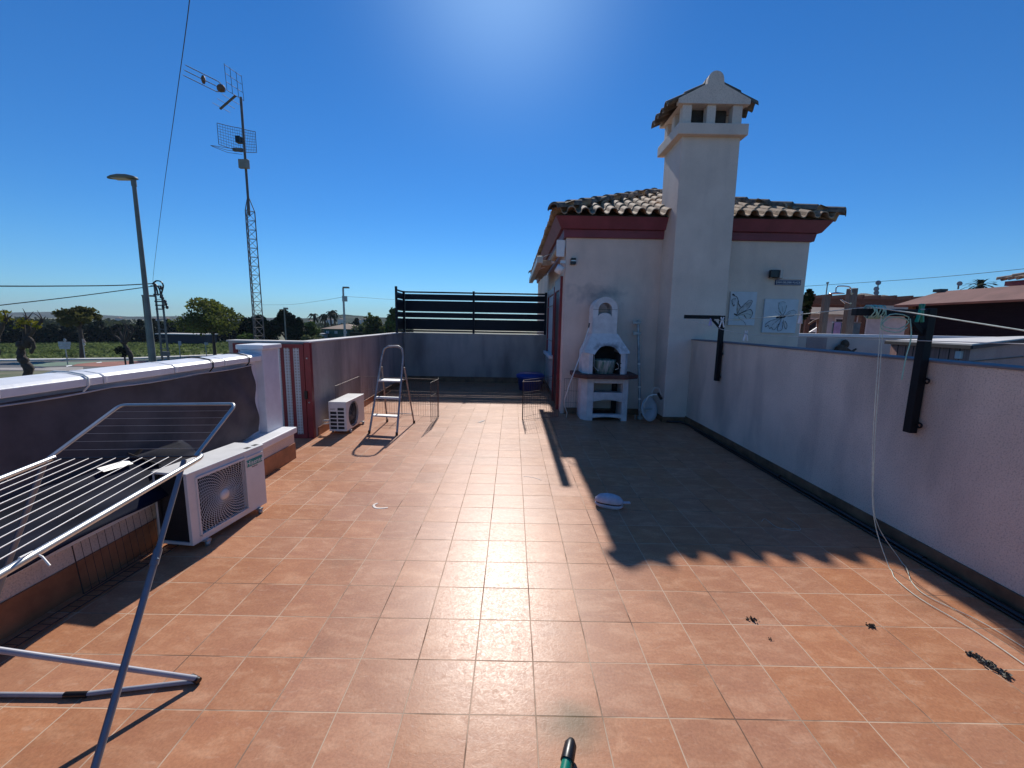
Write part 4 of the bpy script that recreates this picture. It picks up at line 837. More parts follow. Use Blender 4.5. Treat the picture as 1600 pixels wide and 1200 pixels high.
mb = MB(); mb.add([(p.x, p.y, G0+.012) for p in ff+far], [tuple(range(7))]); struct('field', mb, field_m)
mb = MB(); random.seed(3)
def inter(a, b, s): return a+(b-a)*s
for _ in range(16000):
    u = random.random(); v = random.random()**.7
    if u < .33: a = inter(ff[0], ff[1], u*3); b = inter(far[2], far[1], u*3)
    elif u < .7: a = inter(ff[1], ff[2], (u-.33)/.37); b = inter(far[1], far[0], (u-.33)/.74)
    else: a = inter(ff[2], ff[3], (u-.7)/.3); b = inter(far[1], far[0], .5+(u-.7)/.6)
    p = a.lerp(b, v); s = random.uniform(.10, .26); mb.leaf((p.x, p.y, G0+s*.7), s)
tag(build('crop_plants', mb, leafmat('crop leaves', (.06, .085, .025), (.21, .26, .09), .35, .35)), kind='stuff')
def strip(name, top, bot, z, m, thick=0):
    P_ = [gz(x, y, G0) for x, y in top+bot[::-1]]; mb = MB()
    if thick: mb.prism([(p.x, p.y) for p in P_], G0+z, G0+z+thick)
    else: mb.add([(p.x, p.y, G0+z) for p in P_], [tuple(range(len(P_)))])
    return tag(build(name, mb, m), kind='structure')
strip('road', [(-250, 569), (0, 565), (200, 562.5), (385, 555)], [(-250, 586), (0, 580), (120, 579), (385, 575)], .008, asph_m)
strip('kerb', [(-250, 566), (0, 562.6), (200, 560.4), (385, 553)], [(-250, 568.5), (0, 564.3), (200, 561.8), (385, 554.4)], .0, kerb_m, .13)
strip('green_path', [(0, 568.5), (200, 563.5), (385, 557)], [(70, 573), (110, 571), (250, 568), (385, 563)], .014, greenpath_m)
strip('red_path', [(120, 569), (150, 566), (190, 564.6), (240, 563.5)], [(112, 572), (150, 573), (200, 572.5), (240, 568)], .020, redpath_m)
strip('near_pavement', [(-250, 581), (0, 575), (130, 574)], [(-250, 588), (0, 578.5), (130, 580)], .026, pave_m)
mb = MB()
for pq in [((103, 571.5), (112, 570.2), (113, 571.4), (104, 573)), ((150, 566.5), (158, 565.3), (160, 566.2), (152, 567.2))]:
    P_ = [gz(x, y, G0+.032) for x, y in pq]; mb.add(P_, [(0, 1, 2, 3)])
tag(build('road_marking', mb, mark_m), kind='structure')
# ------------------------------------------------------------------ trees
def crown_mesh(c, rx, ry, rz, n, ls, clumps=14, hollow=.55):
    mb = MB(); cs = []
    for _ in range(clumps):
        d = V((random.gauss(0, 1), random.gauss(0, 1), random.gauss(0, 1))).normalized()*random.uniform(.35, .85)
        cs.append((V((c[0]+d.x*rx, c[1]+d.y*ry, c[2]+d.z*rz)), random.uniform(.28, .48)))
    for _ in range(n):
        p, r = random.choice(cs); d = V((random.gauss(0, 1), random.gauss(0, 1), random.gauss(0, 1))).normalized()*(random.random()**.4)*r
        mb.leaf((p.x+d.x*rx, p.y+d.y*ry, p.z+d.z*rz), ls*random.uniform(.6, 1.3))
    return mb, cs
def tree(name, label, base, h, rx, rz, m, n=1500, ls=.16, cat='tree', group=None, trunk=True, tr=.16, clumps=14, ry=None):
    base = V(base); t = thing(name, label, cat, base, 0, group); cz = base.z+h-rz
    mb, cs = crown_mesh((base.x, base.y, cz), rx, ry or rx, rz, n, ls, clumps); build('crown', mb, m, t)
    if trunk:
        b = MB(); top = V((base.x+.1, base.y, cz-rz*.3)); mid = base.lerp(top, .5)+V((random.uniform(-.15, .15), 0, 0)); b.tube([base, mid, top], [tr, tr*.8, tr*.6], 8)
        for p, r in cs[:9]: b.tube([top.lerp(mid, .5), top.lerp(p, .5)+V((0, 0, -.1)), p], [tr*.5, tr*.3, tr*.1], 5)
        build('trunk', b, bark_m, t)
    return t
lf_olive = leafmat('olive leaves', (.03, .045, .012), (.12, .14, .03)); lf_green = leafmat('green leaves', (.03, .055, .012), (.10, .15, .035))
lf_dark = leafmat('dark conifer leaves', (.008, .014, .008), (.022, .036, .015), trans=.08); lf_pale = leafmat('pale leaves', (.06, .08, .03), (.16, .18, .08)); lf_aut = leafmat('yellow leaves', (.12, .12, .01), (.35, .32, .03))
b = gz(129, 560.5, G0); h = (at(128, 479, b.y).z-G0)
tree('broadleaf_tree', 'rounded tree with bare trunk by the far kerb, left of the street lamp', b, h, 1.95, 1.1, leafmat('sunlit olive leaves', (.04, .045, .015), (.16, .15, .04), .5, .35), 2600, .17, tr=.24, clumps=16)
b = gz(336, 556, G0); h = (at(330, 468, b.y).z-G0)
tree('broadleaf_tree', 'spreading leafy tree between the street lamp and the lattice mast', b, h, 4.0, 2.3, leafmat('sunlit leaves', (.045, .065, .012), (.17, .19, .04), .5, .4), 4600, .18, tr=.2, clumps=26)
def pollard(label, px, py, tops, leafy, k0=1.0):
    b = gz(px, py, G0); t = thing('pollarded_tree', label, 'tree', b, 0, 'pollarded street trees'); Y = b.y; mb = MB()
    path = [at(x, y, Y+.0) for x, y in tops[0]]; path[0] = b; n = len(path); mb.tube(chain(path, 3), [k0*(.27-(.09*i/((n-1)*3)))*random.uniform(.78, 1.2) for i in range((n-1)*3+1)], 8)
    for q_ in path[2:]: mb.ball(q_+V((random.uniform(-.12, .12), -.05, random.uniform(-.2, .2)))*k0, .27*k0, 8, (1, 1, 1.2), .25)
    for i, br in enumerate(tops[1:]):
        q = chain([at(x, y, Y) for x, y in br], 3); mb.tube(q, [k0*(.15-.08*k/len(q))*random.uniform(.8, 1.25) for k in range(len(q))], 7); mb.ball(q[-1], .12*k0, 7, (1, 1, 1), .3)
        for _ in range(4): e_ = q[-1]+V((random.uniform(-.5, .5), random.uniform(-.3, .3), random.uniform(.2, .8))); mb.tube([q[-1], q[-1].lerp(e_, .5)+V((.05, 0, .05)), e_], [.04, .03, .012], 5)
    build('trunk', mb, bark_m, t)
    if leafy:
        c = at(*leafy, Y); m_, _ = crown_mesh(c, 1.0, .8, .6, 160, .10, 6); build('crown', m_, lf_aut, t)
pollard('gnarled pollarded tree at the far left with a yellow leaf tuft', 41, 592, [[(41, 592), (45, 576), (37, 566), (33, 556), (34, 543), (42, 537), (47, 530)], [(45, 538), (43, 524), (46, 512), (42, 499)], [(50, 534), (53, 543), (49, 550)], [(40, 540), (38, 525), (37, 510)], [(47, 524), (57, 511), (66, 501)]], (43, 506))
pollard('gnarled pollarded tree just left of the street lamp', 206, 573, [[(206, 573), (205, 562), (203, 552), (198, 545), (193, 536)], [(193, 538), (190, 526), (186, 517)], [(194, 536), (199, 526), (200, 517)], [(193, 538), (193, 526), (196, 512)], [(194, 538), (202, 530), (207, 519)], [(192, 536), (184, 528), (178, 524)]], None, .75)
pollard('pollarded tree cut by the left edge of the photo', -8, 600, [[(-8, 600), (-12, 570), (-8, 550), (-6, 530)], [(-6, 532), (0, 518), (4, 508), (9, 501)], [(-6, 532), (-10, 512)]], (0, 494))
t = thing('trailing_shrub', 'small dark bush on a stick beside the second pollarded tree', 'shrub', gz(196, 572, G0))
b = gz(197, 573, G0); m_, _ = crown_mesh(at(192, 548, b.y), .7, .5, .7, 260, .12, 5); build('foliage', m_, lf_dark, t); build('stem', MB().tube([b, at(194, 552, b.y)], .07), bark_m, t)
# tree belt at the far side of the field
random.seed(11); mb = MB()
P0, P1 = gz(-260, 540, G0), gz(395, 534.5, G0)
for k in range(150):
    s = (k+random.random()*.8)/150; p = P0.lerp(P1, s)+V((0, random.uniform(.5, 5), 0)); px = -260+655*s
    if 0.30 < s < .41: hh = random.uniform(2.0, 2.8)
    else: hh = random.uniform(2.3, 3.4)
    cy = random.random() < .5
    if cy: hh *= random.uniform(1.0, 1.4)
    r = random.uniform(.5, .8) if cy else random.uniform(1.3, 2.2)
    for _ in range(170):
        v = random.random(); rr = r*(1-v**2.2)**.5*random.uniform(.4, 1.05); a = random.random()*6.28
        mb.leaf((p.x+math.cos(a)*rr, p.y+math.sin(a)*rr, G0+hh*v), random.uniform(.18, .38))
tag(build('tree_belt', mb, lf_dark), kind='stuff')
# mid-distance scrub band
mb = MB()
for k in range(230):
    px = random.uniform(-60, 640); Y = random.uniform(120, 260); py = 505+random.uniform(-3, 8); p = gz(px, 530, G0); c_ = at(px, 505, Y); r = random.uniform(2, 5)
    for _ in range(36):
        v = random.random(); a = random.random()*6.28; rr = r*(1-v*v)**.5*random.uniform(.4, 1); mb.leaf((c_.x+math.cos(a)*rr*1.5, Y+math.sin(a)*rr, G0+v*random.uniform(2.0, 3.4)), random.uniform(.5, 1.1))
tag(build('distant_scrub', mb, leafmat('scrub', (.02, .03, .015), (.075, .09, .04), .15)), kind='stuff')
def bgtree(name, label, px, pytop, Y, wpx, hpx, m, n=1500, ls=.25, **k):
    c_ = at(px, pytop, Y); tree(name, label, (c_.x, Y, G0), c_.z-G0, wpx/2/F_PX*Y, hpx/2/F_PX*Y, m, n, ls, **k)
bgtree('evergreen_tree', 'dark dense evergreen directly behind the lattice mast', 412, 483, 52, 48, 62, lf_dark, 3500, .28, tr=.25)
bgtree('evergreen_tree', 'dark dense evergreen right of the lattice mast', 446, 482, 50, 50, 64, lf_dark, 3800, .28, tr=.25)
bgtree('evergreen_tree', 'small dark evergreen left of the lattice mast', 384, 497, 56, 24, 44, lf_dark, 1400, .26, tr=.2)
bgtree('shrub', 'green bush left of the green house', 478, 503, 60, 46, 34, lf_green, 1500, .26, cat='shrub')
bgtree('shrub', 'low grey-green bush in front of the green house', 490, 518, 50, 44, 26, lf_pale, 1200, .2, cat='shrub')
bgtree('shrub', 'low bush beside the leftmost end of the parapet coping', 382, 521, 46, 34, 20, lf_green, 900, .2, cat='shrub')
bgtree('broadleaf_tree', 'pale round tree right of the green house', 566, 503, 78, 34, 40, lf_pale, 1400, .3)
bgtree('broadleaf_tree', 'olive green tree left of the slatted screen', 588, 490, 70, 44, 56, lf_olive, 2600, .3, tr=.25)
bgtree('broadleaf_tree', 'tall spiky tree touching the slatted screen', 612, 481, 60, 34, 76, lf_green, 2300, .28, tr=.25)
bgtree('shrub', 'small dark tree on the slope right of the palms', 558, 496, 120, 12, 16, lf_dark, 300, .4, cat='shrub')
# palms
def palm(px, py, Y, label, r=1.9):
    c_ = at(px, py, Y); t = thing('palm_tree', label, 'palm tree', (c_.x, Y, G0), 0, 'palm trees beyond the green house')
    build('trunk', MB().tube([(c_.x, Y, G0), (c_.x+.1, Y, (G0+c_.z)/2), c_], [.28, .2, .18], 8), bark_m, t); mb = MB()
    for k in range(30):
        a = random.random()*6.28; el = random.uniform(-.5, 1.1); pts = []
        for i in range(6): s = i/5; pts.append(c_+V((math.cos(a)*math.cos(el)*r*s, math.sin(a)*math.cos(el)*r*s, math.sin(el)*r*s-.9*r*s*s*.8)))
        for i in range(5):
            d = (pts[i+1]-pts[i]); sd = d.cross(V((0, 0, 1))).normalized()*(.22*(1-abs(i-1.5)/5)); mb.add([pts[i]-sd, pts[i+1]-sd*.7, pts[i+1]+sd*.7+V((0, 0, -.12)), pts[i]+sd+V((0, 0, -.12))], [(0, 1, 2, 3)])
    build('fronds', mb, lf_dark, t)
palm(490, 492, 95, 'leftmost palm, standing apart above the bushes', 1.5); palm(507, 493, 95, 'second palm from the left, lower of the close trio', 1.7)
palm(516, 489, 92, 'middle palm of the close trio', 1.6); palm(522, 487, 97, 'tallest palm, rightmost beside the lamp mast', 1.5)
# green house and blue-dark shed
def hbox(name, label, cat, px0, px1, pytop, Y, dep, wm, rm, roof_py, win=()):
    a, b = at(px0, pytop, Y), at(px1, pytop, Y); z1 = (a.z+b.z)/2; t = thing(name, label, cat, ((a.x+b.x)/2, Y, G0)); 
    build('wall', MB().box(a.x, b.x, Y, Y+dep, G0, z1), wm, t)
    rz = at((px0+px1)/2, roof_py, Y+dep/2).z; o_ = .4; mx = (a.x+b.x)/2; hw = max(.1, (b.x-a.x)/2-dep/2)
    v = [(a.x-o_, Y-o_, z1), (b.x+o_, Y-o_, z1), (b.x+o_, Y+dep+o_, z1), (a.x-o_, Y+dep+o_, z1), (mx-hw, Y+dep/2, rz), (mx+hw, Y+dep/2, rz)]
    build('roof', MB().add(v, [(0, 1, 5, 4), (1, 2, 5), (2, 3, 4, 5), (3, 0, 4), (3, 2, 1, 0)]), rm, t)
    for x0, x1, y0, y1 in win:
        p, q = at(x0, y1, Y-.03), at(x1, y0, Y-.03); w_ = build('window', MB().box(p.x, q.x, Y-.06, Y-.01, p.z, q.z), mat('far window', (.5, .52, .52), .4), t)
        build('frame', MB().box((p.x+q.x)/2-.04, (p.x+q.x)/2+.04, Y-.09, Y-.06, p.z, q.z), mat('far frame', (.1, .15, .13), .6), w_)
    return t
hbox('house', 'dark green far house with pale brown hip roof and three windows', 'house', 506, 558, 514, 78, 6, mat('green render', (.02, .10, .07), .8), mat('pale clay roof', (.33, .24, .17), .9, .1, 1), 505.5,
     [(510, 514, 517, 521.5), (523, 527, 517, 521.5), (537, 542, 517, 521.5)])
hbox('shed', 'pale carport roof left of the green house', 'shed', 495, 504, 521, 76, 3, kerb_m, kerb_m, 520)
t = thing('garden_wall', 'dark hedge-like wall right of the green house', 'wall', at(570, 530, 74)); a, b = at(546, 518, 74), at(588, 520, 74)
build('wall', MB().box(a.x, b.x, 74, 74.4, G0, b.z), lf_dark, t)
a, b = at(255, 522.5, 75), at(326, 522.5, 75)
t = thing('long_shed', 'long low dark shed with thin white roof edge beyond the field', 'shed', ((a.x+b.x)/2, 75, G0))
build('wall', MB().box(a.x, b.x, 74, 77, G0, at(290, 523, 74).z), mat('dark blue cladding', (.012, .016, .035), .7), t); build('roof', MB().box(a.x-.3, b.x+.3, 73.6, 77.4, at(290, 523, 74).z, at(290, 521.6, 74).z), kerb_m, t)
# hills
def hill(name, prof, D, dep, m, seed):
    random.seed(seed); n = 160; mb = MB(); vs = []; rows = 14; xs = [p[0] for p in prof]
    from mathutils import noise
    for j in range(rows+1):
        v = j/rows; Y = D-dep+2*dep*v
        for i in range(n+1):
            px = prof[0][0]+(prof[-1][0]-prof[0][0])*i/n
            for k in range(len(prof)-1):
                if prof[k][0] <= px <= prof[k+1][0]: s = (px-prof[k][0])/(prof[k+1][0]-prof[k][0]); s = s*s*(3-2*s); py = prof[k][1]+(prof[k+1][1]-prof[k][1])*s; break
            top = at(px, py, D); hgt = max(.5, top.z-G0); w = (1-abs(2*v-1))**1.05
            nz = noise.noise(V((px*.03, v*4, seed)))*.12+noise.noise(V((px*.12, v*9, seed)))*.04
            x = top.x*(.85+.15*Y/D) if False else top.x
            vs.append((x, Y, G0-1+ (hgt*(w+nz*(w if j != rows//2 else .35)))))
    mb.add(vs, [(j*(n+1)+i, j*(n+1)+i+1, (j+1)*(n+1)+i+1, (j+1)*(n+1)+i) for j in range(rows) for i in range(n)], True); return tag(build(name, mb, m), kind='structure')
hill_m = mat('hill scrub', (.13, .145, .12), .95, 0, .02, col2=(.045, .06, .055), spec=0, detail=10)
hill('hills', [(-400, 500), (-150, 492), (0, 496), (20, 495), (50, 492), (68, 488), (80, 486.8), (95, 487.5), (125, 493.5), (150, 493.8), (172, 494), (195, 495.5), (230, 494), (262, 493.5), (300, 493), (350, 494.5), (400, 496), (470, 496.5), (560, 497), (700, 503), (1000, 512)], 1000, 330, hill_m, 5)
hill('near_hills', [(-300, 506), (0, 501), (60, 500), (150, 503), (250, 503), (400, 502), (455, 500), (490, 496), (520, 492.5), (535, 490), (555, 492), (575, 493), (600, 495), (650, 497), (760, 503), (1000, 514)], 620, 190, mat('hill scrub near', (.11, .12, .09), .95, 0, .03, col2=(.035, .05, .035), spec=0, detail=10), 8)
# far white villas on the hillside
random.seed(21); 
for k in range(16):
    px = random.choice([random.uniform(150, 345), random.uniform(470, 600)]); D = random.uniform(400, 430); py = 499+random.uniform(-1.0, 3.5)+(px-200)*.006
    c_ = at(px, py, D); s = random.uniform(1.5, 3.0); t = thing('villa', 'tiny pale villa on the hazy far slope', 'house', (c_.x, D, G0), 0, 'tiny villas on the far slope')
    build('wall', MB().box(c_.x-s, c_.x+s, D-2, D+2, G0, c_.z+1.0), mat('villa white', (.55, .52, .48), .8), t)
    build('roof', MB().add([(c_.x-s-.3, D-2.3, c_.z+1), (c_.x+s+.3, D-2.3, c_.z+1), (c_.x+s+.3, D+2.3, c_.z+1), (c_.x-s-.3, D+2.3, c_.z+1), (c_.x, D, c_.z+2)], [(0, 1, 4), (1, 2, 4), (2, 3, 4), (3, 0, 4), (3, 2, 1, 0)]), mat('villa roof', (.25, .15, .10), .9), t)
# ------------------------------------------------------------------ lamp posts, mast, poles
Y = 9.6; top = at(209, 285, Y); hb = at(216, 270, Y)
t = thing('street_lamp', 'tall grey-green street lamp with flat head rising above the low left wall', 'street lamp', (top.x, Y, G0))
build('column', MB().tube([(top.x, Y, G0), (top.x, Y, top.z)], [.080, .038], 14), lampgrey_m, t)
build('collar', MB().tube([(top.x, Y, top.z-.08), (top.x, Y, top.z+.05)], .05, 12), lampgrey_m, t)
z = top.z+.09; pl = []
for s, w, h in ((-.08, .05, .0), (-.04, .09, .035), (.10, .13, .06), (.28, .14, .06), (.45, .10, .04), (.56, .03, .012)): pl.append((s, w, h))
mb = MB(); vs = []
for s, w, h in pl: vs += [(top.x-s, Y-w, z+.02*s), (top.x-s, Y-w*.6, z+h), (top.x-s, Y+w*.6, z+h), (top.x-s, Y+w, z+.02*s), (top.x-s, Y+w*.7, z-.02), (top.x-s, Y-w*.7, z-.02)]
mb.add(vs, [(i*6+k, i*6+(k+1) % 6, (i+1)*6+(k+1) % 6, (i+1)*6+k) for i in range(5) for k in range(6)], True); mb.add(vs[:6], [tuple(range(6))]); mb.add(vs[-6:], [tuple(reversed(range(6)))])
build('lamp_head', mb, lampgrey_m, t); build('lens', MB().box(top.x-.42, top.x-.10, Y-.09, Y+.09, z-.03, z-.021), mat('lamp lens', (.55, .5, .45), .3), t)
def farlamp(label, px, pyt, pyb, Y, arm, r=.06, box=False, two=False):
    a = at(px, pyt, Y); t = thing('street_lamp', label, 'street lamp', (a.x, Y, G0), 0, 'distant street lamps')
    build('column', MB().tube([(a.x, Y, G0), (a.x, Y, a.z)], [r*1.3, r*.8], 8), lampgrey_m if not box else galv_m, t)
    build('lamp_head', MB().box(min(a.x, a.x+arm), max(a.x, a.x+arm), Y-.12, Y+.12, a.z-.02, a.z+.10), lampgrey_m, t, bevel=.02)
    if box: c_ = at(px+3, pyt+16, Y); build('meter_box', MB().box(c_.x-.12, c_.x+.22, Y-.25, Y-.08, c_.z-.25, c_.z+.15), galv_m, t)
farlamp('thin distant lamp post just left of the tall street lamp', 223, 463, 568, 30, .9, .06)
farlamp('slender distant lamp mast with small box, left of the slatted screen', 536, 450, 520, 32, .45, .09, True)
farlamp('thin distant lamp post before the dark evergreens', 444, 483, 527, 26, .2, .045)
# lattice antenna mast
Y = 10.5; tp = at(403.5, 530, Y); mx = tp.x
def mz(py): return at(385, py, Y).z
t = thing('antenna_mast', 'triangular lattice mast carrying television antennas', 'antenna', (mx, Y, G0))
mb = MB(); zt, zb = mz(330), G0; w0, w1 = .15, .12
legs = []
for k in range(3):
    a = 2*PI*k/3+.4; legs.append((V((mx+math.cos(a)*w0, Y+math.sin(a)*w0, zb)), V((mx+math.cos(a)*w1, Y+math.sin(a)*w1, zt))))
for p, q in legs: mb.tube([p, q], .012, 6); mb.tube([q, V((mx, Y, mz(305)))], .010, 6)
n = 34
for i in range(n):
    z0_, z1_ = i/n, (i+1)/n
    for k in range(3):
        a, b = legs[k], legs[(k+1) % 3]; A, B = a[0].lerp(a[1], z0_), b[0].lerp(b[1], z1_); mb.tube([A, B], .006, 4, cap=False); mb.tube([a[0].lerp(a[1], z1_), b[0].lerp(b[1], z1_)], .006, 4, cap=False)
build('lattice', mb, mast_m, t)
ztop = mz(152); build('tube', MB().tube([(mx, Y, zt-.1), (mx, Y, ztop)], .028, 10), mast_m, t)
c_ = V((mx, Y-.06, mz(258))); build('amplifier_box', MB().box(mx-.11, mx+.12, Y-.11, Y-.03, c_.z-.10, c_.z+.10), mat('box grey', (.30, .30, .26), .6), t, bevel=.01)
# upper yagi, aimed left and up
o_ = V((mx, Y, ztop-.02)); ad = V((-.93, -.1, .40)).normalized(); sd = V((.05, 1, .1)).normalized(); ud = ad.cross(sd).normalized()
if ud.z < 0: ud = -ud
mb = MB()
for off in (-.11, 0, .11): 
    s0 = o_+ad*.35; mb.tube([s0+ud*off*.25, o_+ad*.55+ud*off, o_+ad*1.28+ud*off], .009, 5)
    for k in range(12): p = o_+ad*(.55+.062*k)+ud*off; mb.tube([p-sd*.09, p+sd*.09], .0045, 4)
build('upper_antenna', mb, mast_m, t)
bx = mat('antenna plastic', (.16, .09, .05), .6)
build('director_block', MB().ball(o_+ad*.46, .10, 10, (1, .6, .9)), bx, t); build('director_block', MB().ball(o_+ad*.86, .075, 10, (.6, .6, 1.3)), bx, t)
mb = MB(); A = o_+ad*.12
for (u0, tilt) in ((1, .55), (-1, -.35)):
    e1 = (ud*u0*.92+ad*(.35 if u0 > 0 else .55)).normalized()
    if u0 > 0:
        for k in range(4): p = A+e1*(.02+.48)*k/3; mb.tube([p-sd*.28, p+sd*.28], .007, 4)
        for s_ in (-.28, -.1, .1, .28): mb.tube([A+sd*s_, A+sd*s_+e1*.52], .006, 4)
    else: mb.bar(A, A+e1*.50, .05, .02); [mb.tube([A+e1*q-sd*.28, A+e1*q+sd*.28], .006, 4) for q in (.15, .3, .45)]
build('reflector', mb, mast_m, t)
# grid dish
g0 = V((mx, Y-.12, mz(222))); mb = MB(); hw, hh = .40, .26
def gp(u, v): return V((g0.x-.02+u*hw, g0.y-.10*u*u+.06*u-.0, g0.z+v*hh*(1-.12*abs(u))-.06*u))
for i in range(-4, 5): mb.tube([gp(k/6, i/4) for k in range(-6, 7)], .004 if abs(i) < 4 else .007, 4)
for i in range(-9, 10): mb.tube([gp(i/9, k/3) for k in range(-3, 4)], .0035 if abs(i) < 9 else .007, 4)
build('grid_dish', mb, mast_m, t)
f0 = V((mx, Y-.1, mz(237))); mb = MB()
for dz in (0, -.05, -.10): mb.tube([f0+V((0, 0, dz)), f0+V((-.28, -.1, dz)), f0+V((-.55, -.16, dz*.3+.02)), f0+V((-.62, -.17, .02))], .005, 4)
mb.box(mx-.2, mx+.02, Y-.14, Y-.06, f0.z-.03, f0.z+.03); build('feed_arm', mb, mast_m, t)
build('mount', MB().box(mx-.12, mx-.02, Y-.14, Y-.02, mz(226), mz(216)), blackp_m, t)
# twin-leg utility pole
Y = 30; a = at(241, 440, Y); t = thing('utility_pole', 'dark twin-leg electricity pole with crossarms and cable loop right of the street lamp', 'utility pole', (a.x, Y, G0))
l1, l2 = at(241, 443, Y), at(253, 460, Y); mb = MB()
for l, w in ((l1, .0), (l2, .0)): mb.bar((l.x, Y, G0), (l.x, Y, l.z), .09, .09)
l3 = at(243, 443, Y); build('legs', mb, mast_m, t); mb = MB()
for k in range(9):
    z_ = G0+(l2.z-G0)*(k+.5)/9; mb.bar((l1.x, Y, z_), (l2.x, Y, z_), .04, .04)
build('rungs', mb, mast_m, t); mb = MB()
for py, x0, x1 in ((447, 236, 252), (460, 240, 252), (471, 242, 258), (477, 243, 257), (483, 244, 256)):
    p, q = at(x0, py, Y), at(x1, py, Y); mb.bar((p.x, Y, (p.z+q.z)/2), (q.x, Y, (p.z+q.z)/2), .09, .09)
    
build('crossarm', mb, mast_m, t); mb = MB()
for px, py in ((254, 466), (258, 471), (259, 475), (261, 480), (255, 480), (252, 450)): mb.ball(at(px, py, Y), .10, 8, (1, 1, 1.4))
build('insulator', mb, mat('insulator', (.04, .03, .03), .3), t)
mb = MB().tube(chain([at(x, y, Y) for x, y in ((238, 444), (244, 439), (251, 440), (255, 446), (253, 456), (251, 463))]), .05, 6).tube(chain([at(x, y, Y) for x, y in ((240, 442), (246, 447), (250, 454), (251, 466))]), .05, 6).tube(chain([at(x, y, Y) for x, y in ((241, 443), (245, 452), (247, 462))]), .05, 6)
build('cable_loop', mb, blackp_m, t)
build('switch_box', MB().box(at(256, 552, Y).x, at(266, 552, Y).x, Y-.3, Y, at(260, 556, Y).z, at(260, 549, Y).z).box(at(264, 552, Y).x, at(266, 552, Y).x, Y-.2, Y-.1, G0, at(260, 556, Y).z), mast_m, t)
def wire(name, label, pts, r):
    P_ = [V(p) for p in pts]; t = thing(name, label, 'cable', P_[0]); build('wire', MB().tube(chain(P_, 6), r, 5), mat('cable black', (.015, .015, .018), .7), t)
wire('overhead_cable', 'upper overhead cable running left from the twin-leg pole', [at(240, 443, 30), at(180, 446, 28), at(80, 447, 25), at(0, 447, 23), at(-150, 446, 20)], .035)
wire('overhead_cable', 'lower sloping overhead cable running left from the twin-leg pole', [at(240, 447, 30), at(120, 463, 28), at(0, 477, 26), at(-150, 495, 24)], .03)
wire('overhead_cable', 'steep thin cable dropping from above beside the street lamp', [at(299, -25, 9), at(290, 50, 10), at(272, 180, 13), at(254, 310, 18), at(240, 425, 28), at(239, 442, 30)], .009)
wire('overhead_cable', 'faint distant cable left of the slender lamp mast', [at(395, 476, 60), at(450, 476, 50), at(500, 470, 40), at(536, 464, 32)], .012)
wire('overhead_cable', 'faint distant cable right of the slender lamp mast', [at(536, 463, 32), at(570, 465, 38), at(620, 468, 50), at(700, 468, 60)], .012)
wire('overhead_cable', 'thin cable crossing the sky right of the house', [at(1230, 449, 40), at(1400, 438, 34), at(1500, 430, 30), at(1620, 418, 26)], .018)
# signs
def sign(label, px, pyb, parts, Y=None):
    b = gz(px, pyb, G0); Y = b.y; t = thing('road_sign', label, 'sign', b, 0, 'road signs by the kerb'); topz = None
    for kind, x0, y0, x1, y1, m in parts:
        p, q = at(x0, y1, Y), at(x1, y0, Y); topz = max(topz or -9, q.z)
        if kind == 'r': build('plate', MB().box(p.x, q.x, Y-.12, Y-.09, p.z, q.z), m, t)
        elif kind == 't': build('triangle', MB().extr([(p.x, Y-.12, p.z), (q.x, Y-.12, p.z), ((p.x+q.x)/2, Y-.12, q.z)], (0, .03, 0)), m, t)
        else: build('disc', MB().lathe([(0, 0), ((q.x-p.x)/2, 0), ((q.x-p.x)/2, .03), (0, .03)], ((p.x+q.x)/2, Y-.12, (p.z+q.z)/2), 16, (0, 1, 0)), m, t)
    build('sign_post', MB().tube([b, (b.x, Y, topz)], .045, 8), galv_m, t)
sgm = mat('sign back grey', (.38, .41, .43), .5); sgr = mat('sign faded pink', (.5, .33, .28), .5); sgw = mat('sign faded white', (.5, .47, .42), .5)
sign('grey sign back with three boards left of the round tree', 106, 570, [('r', 93, 534, 112, 538, sgm), ('r', 93.5, 538.6, 111.5, 541.5, sgm), ('r', 95, 542, 111, 545, sgm), ('d', 101, 529, 105, 534, sgm)])
sign('small triangle warning sign right of the round tree trunk', 133, 561, [('t', 130, 529.5, 135.5, 535, sgr), ('d', 131, 536, 135, 540, sgw)])
sign('short pale sign on a post between lamp and spreading tree', 282, 560, [('r', 280, 533, 284, 539.5, sgm)])
sign('slim white post sign nearest the spreading tree', 323, 558, [('r', 320.5, 535, 326, 538.5, sgm)])

# ------------------------------------------------------------------ right: neighbours
nb = M_plaster('neighbour render', (.58, .54, .50), (.45, .42, .40)); nbs = M_plaster('neighbour render dull and shadow', (.36, .31, .31), (.3, .27, .27))  # second one colours dull walls and the painted shadow patch
Y = 10.0
t = thing('parapet_wall', 'cream neighbour parapet with white coping beyond the right parapet', 'wall', (9, Y, 0))
build('wall_body', MB().box(5.62, 13.0, Y, Y+.18, G0, 1.57), nb, t); build('coping', MB().box(5.60, 13.0, Y-.04, Y+.26, 1.57, 1.64), white_m, t, bevel=.01)
build('shadow_patch', MB().box(7.13, 7.62, Y-.006, Y, G0, 1.565), nbs, t)  # darker sheet paints a shadow patch on the wall face
struct('neighbour_terrace', MB().box(5.6, 26, 10.2, 30, G0, -.02).box(8.4, 26, 3, 10, G0, -.4), floor_m)
